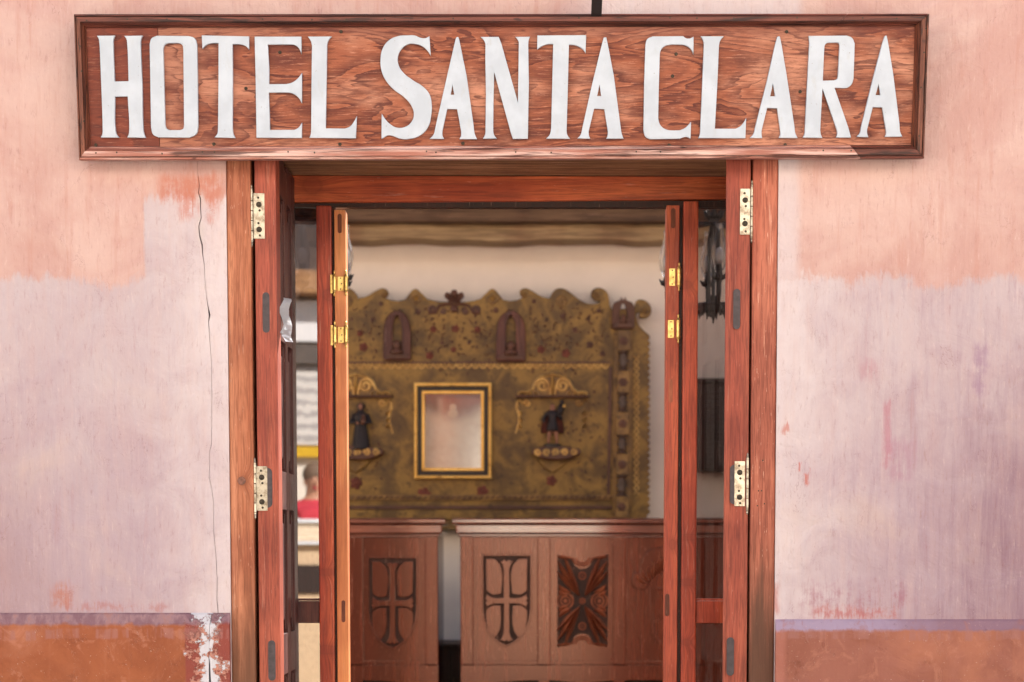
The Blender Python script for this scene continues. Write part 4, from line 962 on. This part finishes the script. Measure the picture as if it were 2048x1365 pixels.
def figure_bearer(cx, base, top):
    b = at(cx, base, FY - .04); h = (at(cx, top, FY - .04).z - b.z)
    t = thing('saint_figurine', b, 'standing saint figurine in dark tunic and red cape carrying a child, below the right canopy', 'figurine')
    q = lambda x, y, z: (b.x + x * h, b.y + y * h, b.z + z * h)
    V_ = [q(0, 0, .42) + (.1 * h, .075 * h), q(0, 0, .56) + (.085 * h, .065 * h), q(0, 0, .70) + (.115 * h, .07 * h), q(0, 0, .78) + (.05 * h, .045 * h), q(0, -.01, .86) + (.065 * h, .07 * h), q(0, -.005, .93) + (.04 * h, .045 * h),
          q(.07, 0, .32) + (.06 * h,), q(.09, -.02, .18) + (.04 * h,), q(.1, 0, .05) + (.03 * h,), q(.105, -.06, .035) + (.03 * h,),
          q(-.07, 0, .32) + (.06 * h,), q(-.08, -.03, .18) + (.04 * h,), q(-.09, .0, .05) + (.03 * h,), q(-.095, -.06, .035) + (.03 * h,),
          q(.15, 0, .68) + (.05 * h,), q(.2, -.05, .55) + (.04 * h,), q(.17, -.12, .64) + (.03 * h,),
          q(-.15, 0, .68) + (.05 * h,), q(-.21, -.02, .54) + (.04 * h,), q(-.17, -.12, .5) + (.03 * h,)]
    E = [(0, 1), (1, 2), (2, 3), (3, 4), (4, 5), (0, 6), (6, 7), (7, 8), (8, 9), (0, 10), (10, 11), (11, 12), (12, 13), (2, 14), (14, 15), (15, 16), (2, 17), (17, 18), (18, 19)]
    me = skin(V_, E, 1); o = put('body', me, None, t)
    zz = b.z - wloc(t).z
    shade(me, b, [M['flesh'], M['robe'], M['black']], lambda c: 1 if c.z < .76 * h and c.z > .34 * h else (0 if c.z < .9 * h else 2))
    put('tunic', lathe([(.135 * h, .30 * h), (.12 * h, .40 * h), (.085 * h, .54 * h), (.10 * h, .66 * h), (.06 * h, .76 * h)], b, 14), M['robe'], t, True)
    bm = bmesh.new(); rr = []
    for i, (z, w) in enumerate(((.78, .09), (.66, .19), (.5, .24), (.34, .26), (.26, .25))):
        rr.append([bm.verts.new(q(w * s_, .06 + .05 * math.cos(s_ * 5), z)) for s_ in (-1, -.5, 0, .5, 1)])
    for a, c in zip(rr, rr[1:]):
        for k in range(4): bm.faces.new((a[k], a[k + 1], c[k + 1], c[k]))
    bmesh.ops.solidify(bm, geom=bm.faces[:], thickness=.004); put('cape', fin(bm), M['rose'], t, True)
    bm = bmesh.new(); ball(q(.21, -.03, .95), .055 * h, bm); tube([q(.2, -.02, .9), q(.18, -.02, .78), q(.16, -.06, .68)], [.05 * h, .075 * h, .06 * h], 8, bm)
    tube([q(.2, -.06, .84), q(.26, -.1, .82)], [.03 * h, .022 * h], 6, bm); put('child', fin(bm), M['robe'], t, True)
    put('orb', ball(q(.26, -.12, .85), .035 * h), M['gilt'], t, True)
    put('base', lathe([(.2 * h, -.055 * h), (.2 * h, .005 * h), (.17 * h, .02 * h)], b, 16), M['black'], t)
figure_bearer(1105, 890, 800)

# framed picture
pic = thing('framed_picture', at(906, 958, FY - .02), 'picture of a pale figure before red drapery in a beaded gilt frame', 'picture')
PY = FY - .006
def ring(a, b, c, d, w, y, t, m, nm): return put(nm, shape_px([[(a, b), (c, b), (c, d), (a, d)], [(a + w, b + w), (a + w, d - w), (c - w, d - w), (c - w, b + w)]], y, t, .002), m, pic)
ring(829, 767, 983, 958, 6, PY, .035, M['gilt'], 'outer_frame'); ring(835.5, 773.5, 976.5, 951.5, 8, PY, .018, M['black'], 'dark_slip'); ring(844, 782.5, 968, 942.5, 6, PY, .026, M['gilt'], 'inner_frame')
bm = bmesh.new()
for k in range(24):
    for px in (832.5, 979.5):
        p = at(px, 771 + k * 8, PY - .035); ball(p, 3.2 * pxm, bm, 6)
for k in range(18):
    for py in (770.5, 954.5):
        p = at(838 + k * 8, py, PY - .035); ball(p, 3.0 * pxm, bm, 6)
put('beading', fin(bm), M['gilt'], pic)
def print_mat():
    g = G('picture_print'); Y = PY - .004
    u = (g.x - X(906, Y)) * (1 / (58 * pxm)); v = (g.z - Z(864, Y)) * (1 / (77 * pxm))   # -1..1
    n = g.noise(g.pos, 20, 5, .6, .8); f = g.noise(g.vec(g.x, g.y, g.z * .3), 60, 4, .6)
    c = g.mix(g.step(n, .35, .65), lin(240, 222, 200), lin(250, 236, 216))  # whitish glare of the glass is painted into the cream ground
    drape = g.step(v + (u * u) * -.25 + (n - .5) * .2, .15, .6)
    c = g.mix(drape * g.step(u, -.55, -.25), c, g.mix(f, lin(120, 50, 48), lin(150, 84, 76)))
    c = g.mix(drape * g.step(u, -.3, -.6), c, g.mix(f, lin(76, 66, 70), lin(110, 96, 92)))
    c = g.mix(g.step(v, .78, .95), c, lin(66, 52, 58))
    dx = u - .0; head = g.math('SQRT', dx * dx * 60 + (v - .62) * (v - .62) * 90)
    body = g.math('SQRT', dx * dx * 30 + (v - .47) * (v - .47) * 60)
    c = g.mix(g.math('MAXIMUM', g.step(head, 1.1, .8), g.step(body, 1.1, .8)), c, lin(222, 204, 180))
    return g.bsdf(c, .5, 0, None, .3)
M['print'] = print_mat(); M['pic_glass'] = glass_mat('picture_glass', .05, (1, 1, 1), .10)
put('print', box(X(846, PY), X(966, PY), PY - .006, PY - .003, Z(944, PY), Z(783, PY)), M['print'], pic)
gp = box(X(849, PY), X(963, PY), PY - .0145, PY - .012, Z(939, PY), Z(787, PY)); put('glass', gp, M['pic_glass'], pic)

# ------------------------------------------------------------------ reception counters
CYF = 3.5
def counter(px0, px1, label, panels, post_px):
    x0, x1 = X(px0, CYF), X(px1, CYF)
    c = thing('reception_counter', ((x0 + x1) / 2, CYF + .3, -.02), label, 'counter', 'carved reception counters')
    zt = Z(1036, CYF); zb = Z(1330, CYF)
    p = [(-.05, 0), (-.055, .008), (-.055, .020), (-.045, .026), (-.03, .03), (.62, .03), (.62, 0)]
    bm = bmesh.new(); A = [bm.verts.new((x0 - .035, CYF + a, zt - .03 + b)) for a, b in p]; B = [bm.verts.new((x1 + .035, CYF + a, zt - .03 + b)) for a, b in p]
    n = len(p)
    for k in range(n): bm.faces.new((A[k], A[(k + 1) % n], B[(k + 1) % n], B[k]))
    bm.faces.new(A); bm.faces.new(B); put('worktop', fin(bm), M['counter_top'], c)
    put('apron', box(x0 - .02, x1 + .02, CYF - .035, CYF + .6, zt - .075, zt - .0305, .006), M['counter_top'], c)
    put('cornice', box(x0 - .008, x1 + .008, CYF - .018, CYF + .59, zt - .089, zt - .0755, .004), M['counter_top'], c)
    z1 = zt - .0895
    for px in post_px:
        put('stile', box(X(px - 13, CYF), X(px + 13, CYF), CYF - .014, CYF + .03, zb - .0, z1, .004), M['counter'], c)
    put('back_panel', box(x0 + .012, x1 - .012, CYF + .012, CYF + .03, zb, z1 - .001), M['counter'], c)
    put('top_rail', box(x0, x1, CYF - .003, CYF + .0115, Z(1075, CYF), z1 - .0005, .002), M['counter'], c)
    put('bottom_rail', box(x0, x1, CYF - .003, CYF + .0115, zb, Z(1322, CYF), .002), M['counter'], c)
    for xx in (x0, x1 - .025): put('end_panel', box(xx, xx + .025, CYF + .0305, CYF + .58, -.0, z1, .002), M['counter'], c)
    # scalloped skirt and feet
    w = x1 - x0; sk = [(x0, zb - .001), (x1, zb - .001), (x1, zb - .12), (x1 - .06, zb - .105, 1), (x1 - .18, zb - .085, 1)]
    nn = max(2, int(w / .5))
    for k in range(nn - 1, 0, -1): sk += [(x0 + w * k / nn + .05, zb - .085, 1), (x0 + w * k / nn, zb - .1, 1), (x0 + w * k / nn - .05, zb - .085, 1)]
    sk += [(x0 + .18, zb - .085, 1), (x0 + .06, zb - .105, 1), (x0, zb - .12)]
    put('plinth', box(x0 + .02, x1 - .02, CYF + .05, CYF + .07, -.02, zb, .001), M['black'], c)  # dark board added so no light shows beneath the skirt
    put('skirt', shape([sk], CYF - .001, CYF + .02, .002), M['counter'], c)
    for px in post_px: put('foot', box(X(px - 12, CYF), X(px + 12, CYF), CYF, CYF + .04, -.02, zb - .001, .004), M['counter'], c)
    return c
CF = CYF + .012
qxm = X(1001, CF) - X(1000, CF)
def cpx(lst, s=2.936, ox=560, oy=900): return [(ox + p[0] / s, oy + p[1] / s) + tuple(p[2:]) for p in lst]
def shield(par, cx, dx_from=1012.5, y_off=0):
    off = cx - dx_from
    sh_o = cpx([(1183, 612), (1480, 612), (1480, 930), (1468, 1010, 1), (1430, 1085, 1), (1370, 1140, 1), (1330, 1157), (1290, 1140, 1), (1230, 1085, 1), (1195, 1010, 1), (1183, 930)])
    mv = lambda l: [(p[0] + off, p[1] + y_off) + tuple(p[2:]) for p in l]
    inn = cpx([(1195, 624), (1468, 624), (1468, 928), (1456, 1005, 1), (1420, 1077, 1), (1365, 1128, 1), (1330, 1144), (1296, 1128, 1), (1240, 1077, 1), (1207, 1005, 1), (1195, 928)])
    s = put('shield', shape_px([mv(sh_o)], CF, .0012, 0, res=5), M['carve_dark'], par)
    put('shield_rim', shape_px([mv(sh_o), mv(inn)[::-1]], CF - .0012, .013, .002, res=5), M['counter'], s)
    Q = [cpx([(1210, 640), (1262, 640), (1298, 684, 1), (1301, 845), (1245, 850, 1), (1212, 826)]), cpx([(1210, 940), (1245, 914, 1), (1297, 914), (1292, 1055, 1), (1264, 1103), (1230, 1068, 1), (1212, 1010, 1)])]
    for q in Q:
        put('field', shape_px([mv(q)], CF - .0012, .012, .002), M['counter'], s)
        mq = [(2 * (560 + 1331 / 2.936) - p[0], p[1]) + tuple(p[2:]) for p in q]
        put('field', shape_px([mv(mq[::-1])], CF - .0012, .012, .002), M['counter'], s)
    def armv(L): return [(17, L - 60), (30, L - 25, 1), (52, L - 6), (26, L - 12), (13, L - 2, 1), (0, L - 14)]
    pts_ = []
    for L, rot in ((244, 0), (128, 1), (244, 2), (128, 3)):
        r_ = armv(L); l_ = [(-p[0], p[1]) + tuple(p[2:]) for p in r_]
        for p in l_ + r_[::-1][1:] + [(17, 17)]:
            x, y2 = p[0], p[1]
            for _ in range(rot): x, y2 = y2, -x
            pts_.append((1331 + x, 886 - y2) + tuple(p[2:]))
    put('cross', shape_px([mv(cpx(pts_))], CF - .0012, .017, .002), M['counter'], s)
    return s
cR = counter(920, 1660, 'right reception counter with carved cross shield and leaf rosette panels', None, (933, 1088, 1240, 1398, 1555))
cL = counter(420, 875, 'left reception counter in shade with a single carved cross shield showing', None, (433, 560, 710, 862))
shield(cR, 1012.5); shield(cL, 784.5, 1012.5, 5)
# leaf rosette panel
rs = put('rosette_panel', shape_px([cpx([(338, 615), (425, 640), (440, 680, 1), (483, 700, 1), (528, 680, 1), (540, 640), (638, 612), (630, 1160), (540, 1130), (525, 1095, 1), (483, 1080, 1), (440, 1095, 1), (425, 1135), (336, 1162)], 2.936, 1000, 900)], CF, .0015), M['carve_dark'], cR)
bm = bmesh.new(); Y0 = CF - .0015
def C(px, py): p = at(1000 + px / 2.936, 900 + py / 2.936, CF); return (p.x, p.z)
for sx in (-1, 1):
    for sy in (-1, 1):
        for (tx, ty), w in (((150, 172), 15), ((146, 232), 17), ((104, 258), 15)):
            leaf(bm, C(483 + sx * 14, 888 + sy * 30), C(483 + sx * tx, 888 + sy * ty), w * qxm / 2.936, .034, Y=Y0)
        leaf(bm, C(483 + sx * 60, 888 + sy * 250), C(483 + sx * 148, 888 + sy * 262), 10 * qxm / 2.936, .012, Y=Y0)
        leaf(bm, C(483 + sx * 140, 888 + sy * 95), C(483 + sx * 66, 888 + sy * 52), 15 * qxm / 2.936, .014, bend=sx * sy * -.010, Y=Y0)
        leaf(bm, C(483 + sx * 142, 888 + sy * 62), C(483 + sx * 88, 888 + sy * 36), 11 * qxm / 2.936, .012, bend=sx * sy * -.008, Y=Y0)
put('leaves', fin(bm), M['carving'], rs)
for dx in (-100, 100):
    bm = bmesh.new()
    for r, t in ((46, 6), (27, 6), (7, 6)):
        c = C(483 + dx, 888); tube([(c[0] + r * qxm / 2.936 * math.cos(k * math.pi / 10), Y0 - .002, c[1] + r * qxm / 2.936 * math.sin(k * math.pi / 10)) for k in range(21)], t * qxm / 2.936, 6, bm)
    put('ring_boss', fin(bm), M['carving'], rs)
for dy in (-148, 0, 148):
    bm = bmesh.new(); c = C(483, 888 + dy); r = 15 if dy == 0 else 20
    tube([(c[0] + r * qxm / 2.936 * math.cos(k * math.pi / 8), Y0 - .002, c[1] + r * qxm / 2.936 * math.sin(k * math.pi / 8)) for k in range(17)], 5 * qxm / 2.936, 6, bm)
    ball((c[0], Y0 - .002, c[1]), 7 * qxm / 2.936, bm, 8); put('boss', fin(bm), M['carving'], rs)
for sy in (-1, 1):
    bm = bmesh.new()
    for r in (40, 58):
        c = C(483, 888 + sy * 255); a0 = 0 if sy > 0 else math.pi
        tube([(c[0] + r * qxm / 2.936 * math.cos(a0 + k * math.pi / 10), Y0 - .002, c[1] + r * qxm / 2.936 * math.sin(a0 + k * math.pi / 10) * .8) for k in range(11)], 6 * qxm / 2.936, 6, bm)
    put('crescent', fin(bm), M['carving'], rs)
# helmet crest and second shield on the third panel
hm = put('plume', shape_px([cpx([(770, 760), (785, 715), (815, 720, 1), (830, 660, 1), (860, 600, 1), (905, 575, 1), (960, 570, 1), (1060, 580, 1), (1130, 640, 1), (1150, 720, 1), (1120, 790), (1050, 740, 1), (980, 700, 1), (920, 720, 1), (880, 770, 1), (850, 820, 1), (800, 815, 1), (775, 800, 1)], 2.936, 1000, 900)], CF, .012, .004), M['counter'], cR)
bm = bmesh.new()
for k in range(7):
    leaf(bm, C(860 + k * 14, 790 - k * 12), C(800 + k * 36, 735 - k * 24), 10 * qxm / 2.936, .012, bend=.006, Y=CF - .011)
put('plume_feathers', fin(bm), M['carving'], hm)
s2 = cpx([(880, 806), (1150, 806), (1150, 1010), (1130, 1090, 1), (1080, 1160, 1), (1015, 1195), (950, 1160, 1), (900, 1090, 1), (880, 1010)], 2.936, 1000, 900); s3 = cpx([(900, 826), (1130, 826), (1130, 1008), (1112, 1080, 1), (1070, 1140, 1), (1015, 1170), (960, 1140, 1), (918, 1080, 1), (900, 1008)], 2.936, 1000, 900)
put('shield_rim', shape_px([s2, s3[::-1]], CF, .008, .002), M['counter'], cR)
s4 = cpx([(930, 850), (1100, 850), (1100, 905), (930, 905)], 2.936, 1000, 900); put('shield_bar', shape_px([s4], CF, .006, .001), M['counter'], cR)
s4 = cpx([(930, 940), (1100, 940), (1096, 1000), (934, 1000)], 2.936, 1000, 900); put('shield_bar', shape_px([s4], CF, .006, .001), M['counter'], cR)

lc = thing('low_cabinet', (X(900, 4.6), 4.7, -.02), 'dark low cabinet against the back wall showing in the gap between the counters', 'cabinet')  # dark box added in place of shadow on the wall behind
put('carcass', box(X(800, 4.55), X(1000, 4.55), 4.55, 4.99, -.02, Z(1296, 4.55), .004), M['carve_dark'], lc)
put('top', box(X(797, 4.53), X(1003, 4.53), 4.53, 4.99, Z(1296, 4.55) + .0005, Z(1288, 4.55), .003), M['carve_dark'], lc)
for k in range(2): put('drawer', box(X(803 + k * 99, 4.54), X(899 + k * 99, 4.54), 4.538, 4.5495, .3, Z(1302, 4.55), .003), M['carve_dark'], lc)
# dark louvred cabinet against the back wall on the right
cab = thing('louvred_cabinet', (X(1480, 4.6), 4.7, -.02), 'dark louvred wooden cabinet on the back wall seen through the right side light', 'cabinet')
M['ebony'] = wood('dark_cabinet_wood', lin(58, 40, 34), lin(38, 26, 22), lin(72, 50, 42), 'Z', 16, .5)
cx0, cx1, cz0, cz1 = X(1398, 4.75), X(1560, 4.75), Z(942, 4.75), Z(764, 4.75)
put('carcass', box(cx0, cx1, 4.8, 4.998, cz0, cz1, .004), M['ebony'], cab)
put('top', box(cx0 - .02, cx1 + .02, 4.76, 4.998, cz1 + .0005, cz1 + .02, .003), M['ebony'], cab)
for xa, xb in ((cx0, cx0 + .02), (cx0 + .16, cx0 + .2), (cx1 - .02, cx1)): put('stile', box(xa, xb, 4.772, 4.7995, cz0, cz1, .002), M['ebony'], cab)
for xa, xb in ((cx0 + .021, cx0 + .159), (cx0 + .201, cx1 - .021)):
    for k in range(16):
        z = cz0 + .02 + (cz1 - cz0 - .04) * k / 16
        me = box(xa, xb, 4.778, 4.79, z, z + .022, .001); put('slat', me, M['ebony'], cab)

# ------------------------------------------------------------------ chandeliers
M['bulb'] = plain('white_bulb_glass', lin(236, 236, 240), .15, var=.02)
def hurricane():
    g = G('hurricane_glass'); t = g.t
    n = t.nodes.new('ShaderNodeBsdfGlass'); n.inputs['IOR'].default_value = 1.25; n.inputs['Roughness'].default_value = 0.0
    tr = t.nodes.new('ShaderNodeBsdfTransparent'); mx = t.nodes.new('ShaderNodeMixShader'); mx.inputs[0].default_value = .55
    t.links.new(n.outputs[0], mx.inputs[1]); t.links.new(tr.outputs[0], mx.inputs[2]); t.links.new(mx.outputs[0], g.out.inputs[0]); return g.m
M['hurricane'] = hurricane()
HY = 2.3
def chandelier(cx, label):
    c = at(cx, 560, HY); k = (at(cx + 1, 560, HY).x - c.x)
    zz = lambda py: Z(py, HY)
    t = thing('chandelier', (c.x, HY, ZC), label, 'chandelier', 'wrought iron chandeliers')
    o = Vector((c.x, HY, 0))
    put('stem', lathe([(1.5 * k, ZC + .3), (1.5 * k, zz(402)), (5 * k, zz(410)), (3 * k, zz(420)), (12 * k, zz(440)), (4 * k, zz(452)), (4 * k, zz(590)), (9 * k, zz(596)), (5 * k, zz(604)), (6 * k, zz(630)), (3 * k, zz(638)), (1 * k, zz(648))], o, 12), M['iron'], t, True)
    put('ceiling_rose', lathe([(14 * k, ZC + .3), (14 * k, ZC + .29), (5 * k, ZC + .27)], o, 14), M['iron'], t)
    bm = bmesh.new()
    for q in range(8):
        a = q * math.pi / 4; d = Vector((math.cos(a), math.sin(a), 0))
        tube([o + d * 3 * k + Vector((0, 0, zz(440))), o + d * 14 * k + Vector((0, 0, zz(432))), o + d * 22 * k + Vector((0, 0, zz(420)))], [6 * k, 5.5 * k, .8 * k], 6, bm)
    put('leaf_crown', fin(bm), M['iron'], t)
    Rr = 98 * k
    bm = bmesh.new()
    for q in range(24):
        a = q * math.pi / 12; d = Vector((math.cos(a), math.sin(a), 0)); r = 34 * k
        tube([o + d * r + Vector((0, 0, zz(618))), o + d * (r + 3 * k) + Vector((0, 0, zz(636 if q % 2 else 628)))], [5 * k, .8 * k], 5, bm)
    tube([o + Vector((34 * k * math.cos(a * .2618), 34 * k * math.sin(a * .2618), zz(612))) for a in range(25)], 4.5 * k, 6, bm)
    put('spiked_ring', fin(bm), M['iron'], t)
    for q in range(6):
        a = -math.pi / 2 + q * math.pi / 3 + .12; d = Vector((math.cos(a), math.sin(a), 0)); ra = Rr if q % 3 else Rr * .55
        bm = bmesh.new()
        pth = [(4 * k, 606), (20 * k, 622), (ra * .5, 628), (ra * .8, 612), (ra, 592), (ra, 560)]
        tube([o + d * r + Vector((0, 0, zz(z))) for r, z in pth], 4.6 * k, 6, bm)
        tube([o + d * r + Vector((0, 0, zz(z))) for r, z in ((6 * k, 448), (ra * .45, 452), (ra * .75, 470), (ra * .82, 520), (ra * .82, 600))], 4.0 * k, 6, bm)
        for e in range(5): p = o + d * (ra * .6 + 7 * k * math.cos(e * .9)) + Vector((0, 0, zz(608) + 8 * k * math.sin(e * .9))); ball(p, 4.6 * k, bm, 6)
        ar = put('arm', fin(bm), M['iron'], t)
        e = o + d * ra
        bm = bmesh.new()
        for s in range(9):
            b = s * 2 * math.pi / 9; f = Vector((math.cos(b), math.sin(b), 0))
            tube([e + Vector((0, 0, zz(566))), e + f * 11 * k + Vector((0, 0, zz(562))), e + f * 17 * k + Vector((0, 0, zz(554)))], [4 * k, 4 * k, .5 * k], 5, bm)
        lathe([(5 * k, zz(572)), (8 * k, zz(562)), (6 * k, zz(548)), (5 * k, zz(536))], e, 10, 'Z', bm)
        put('candle_cup', fin(bm), M['iron'], ar)
        put('bulb', lathe([(4 * k, zz(537)), (8 * k, zz(526)), (9 * k, zz(516)), (6 * k, zz(506)), (.5 * k, zz(502))], e, 12), M['bulb'], ar, True)
        bm = bmesh.new()
        prof = [(9, 548), (14, 536), (17, 520), (15, 502), (10, 484), (7.5, 466), (8, 456)]
        lathe([(r * k, zz(z)) for r, z in prof] + [((r - 1.2) * k, zz(z)) for r, z in prof[::-1]], e, 18, 'Z', bm)
        put('glass_chimney', fin(bm), M['hurricane'], ar, True)
chandelier(1427, 'black iron chandelier with glass chimneys seen through the right side light')
chandelier(604, 'black iron chandelier with glass chimneys seen through the left side light')

# ------------------------------------------------------------------ across the street (mirrored in the side light)
OY = -11.0
ob = thing('street_building', (0, OY - 2, -.15), 'sunlit pale plastered building across the street mirrored in the left side light', 'building')
M['cream'] = plain('cream_stucco', lin(244, 234, 220), .9, var=.05, scale=3)
put('wall', box(-25, 25, OY - 6, OY, -.15, 8.0), M['cream'], ob)
def onfar(py, y): return 1 + (HOR - py) * ((.53 - y) + 6.53) / FPX
put('porch_beam', box(-14, 14, OY + .01, OY + .35, onfar(603, OY), onfar(560, OY), .01), wood('porch_beam_wood', lin(196, 150, 104), lin(160, 112, 74), lin(206, 164, 118), 'X', 10, .7), ob)
put('dark_shutters', box(-14, 14, OY + .005, OY + .06, onfar(556, OY), onfar(395, OY)), plain('dark_shutter_paint', lin(60, 46, 44), .6), ob)
SX = .39
put('doorway', box(-4.6, -.8, OY + .005, OY + .05, -.03, 3.1), plain('dark_doorway_paint', lin(40, 32, 30), .7), ob)
sb = tag(put('white_signboard', box(SX - .6, SX + .6, OY + .02, OY + .1, onfar(692, OY), onfar(612, OY), .01), plain('white_board', lin(240, 238, 240), .6, var=.02)), 'blank white board on the far building mirrored in the left side light', 'board')
def poster_mat():
    g = G('poster_print'); n = g.noise(g.pos, 9, 5, .6, 1.5); w = g.math('SINE', g.z * 60 + n * 8)
    c = g.mix(g.step(w, -.2, .6) * .6, lin(226, 220, 214), lin(140, 136, 140)); return g.bsdf(c, .7)
tag(put('wall_poster', box(SX - .55, SX + .55, OY + .02, OY + .05, onfar(893, OY), onfar(738, OY), .004), poster_mat()), 'grey engraved poster on the far wall mirrored in the left side light', 'poster')
tag(put('yellow_strip', box(SX - .55, SX + .55, OY + .02, OY + .08, onfar(917, OY), onfar(897, OY), .004), plain('yellow_paint', lin(226, 180, 30), .6, var=.06)), 'yellow band below the poster on the far wall', 'panel')
tag(put('grey_awning', box(-1.2, 2.0, OY + .02, OY + .12, onfar(735, OY), onfar(698, OY), .004), plain('grey_awning_cloth', lin(96, 88, 84), .8)), 'grey cloth valance between the white board and the poster on the far wall', 'awning')
SX = .16
st = thing('street_stall', (SX, -8.9, -.15), 'pale street stall with white ledges mirrored in the left side light', 'stall')
yS = -8.6
put('counter', box(SX - .8, SX + .8, yS - .55, yS, -.15, onfar(1090, yS) - .0, .01), plain('stall_cream_boards', lin(226, 196, 160), .8), st)
put('dark_front', box(SX - .78, SX + .78, yS + .001, yS + .02, onfar(1186, yS), onfar(1130, yS)), plain('stall_dark_front', lin(52, 44, 40), .8), st)
put('ledge', box(SX - .85, SX + .85, yS - .6, yS + .06, onfar(1090, yS) + .001, onfar(1083, yS), .006), plain('stall_white_ledge', lin(240, 242, 244), .6, var=.02), st)
put('shelf_back', box(SX - .8, SX + .8, yS - .6, yS - .3, onfar(1082, yS) , onfar(1046, yS), .006), plain('stall_cream_shelf', lin(228, 206, 178), .8), st)
put('ledge', box(SX - .82, SX + .82, yS - .62, yS - .26, onfar(1045, yS), onfar(1038, yS), .006), plain('stall_white_shelf', lin(240, 242, 244), .6, var=.02), st)
# person behind the stall
def person(px, py_, h, label):
    b = Vector((px, py_, -.03)); t = thing('person', b, label, 'person')
    q = lambda x, y, z: (b.x + x, b.y + y, b.z + z)
    V_ = [q(0, 0, .95) + (.15, .11), q(0, 0, 1.1) + (.135, .10), q(0, .0, 1.32) + (.17, .10), q(0, 0, 1.42) + (.07, .06), q(0, .01, 1.52) + (.075, .09), q(0, .01, 1.6) + (.072, .088),
          q(.09, 0, .8) + (.085,), q(.1, .01, .48) + (.058,), q(.1, -.02, .1) + (.042,), q(.1, .1, .04) + (.04,), q(-.09, 0, .8) + (.085,), q(-.1, .01, .48) + (.058,), q(-.1, -.02, .1) + (.042,), q(-.1, .1, .04) + (.04,),
          q(.2, 0, 1.33) + (.058,), q(.26, .0, 1.08) + (.043,), q(.2, .2, .98) + (.033,), q(.17, .28, .97) + (.035, .02), q(-.2, 0, 1.33) + (.058,), q(-.26, .0, 1.08) + (.043,), q(-.2, .2, .98) + (.033,), q(-.17, .28, .97) + (.035, .02)]
    E = [(0, 1), (1, 2), (2, 3), (3, 4), (4, 5), (0, 6), (6, 7), (7, 8), (8, 9), (0, 10), (10, 11), (11, 12), (12, 13), (2, 14), (14, 15), (15, 16), (16, 17), (2, 18), (18, 19), (19, 20), (20, 21)]
    me = skin(V_, E, 2); put('body', me, None, t)
    sk, shm, tr, sh = plain('skin_tone', lin(196, 142, 114), .55, var=.05), plain('red_shirt_cloth', lin(206, 60, 76), .85), plain('dark_trousers', lin(50, 50, 62), .85), plain('shoe_leather', lin(40, 34, 32), .5)
    shade(me, b, [sk, shm, tr, sh], lambda c: 3 if c.z < .1 else (2 if c.z < .93 and abs(c.x) < .2 else (1 if c.z < 1.40 and c.z > 1.06 else 0)))
    put('hair', ball(Vector(q(0, -.03, 1.60)), .105, sc3=(.92, 1.0, 1.0)), plain('brown_hair', lin(120, 96, 78), .7), t, True)
    bm = bmesh.new()
    for s in (-1, 1): ball(Vector(q(s * .032, .092, 1.57)), .011, bm, 8)
    put('eyes', fin(bm), M['black'], t)
    put('nose', ball(Vector(q(0, .105, 1.535)), .016, sc3=(.8, 1, 1.3)), sk, t, True)
    put('mouth', ball(Vector(q(0, .088, 1.49)), .022, sc3=(1.2, .5, .35)), shm, t, True)
    bm = bmesh.new()
    for s in (-1, 1): ball(Vector(q(s * .078, .0, 1.54)), .028, bm, 8, (.4, .7, 1.1))
    put('ears', fin(bm), sk, t)
    bm = bmesh.new()
    for s in (-1, 1):
        for k, L in enumerate((.055, .065, .062, .05)):
            x = s * (.145 + k * .018); tube([q(x, .29, .975), q(x, .29 + L * .6, .968), q(x, .29 + L, .955)], [.0085, .008, .006], 6, bm)
        tube([q(s * .14, .25, .98), q(s * .118, .285, .975), q(s * .112, .31, .968)], [.010, .009, .007], 6, bm)
    put('fingers', fin(bm), sk, t)
person(SX + .14, -9.35, 1.65, 'person with brown hair and red shirt behind the stall, mirrored in the left side light')
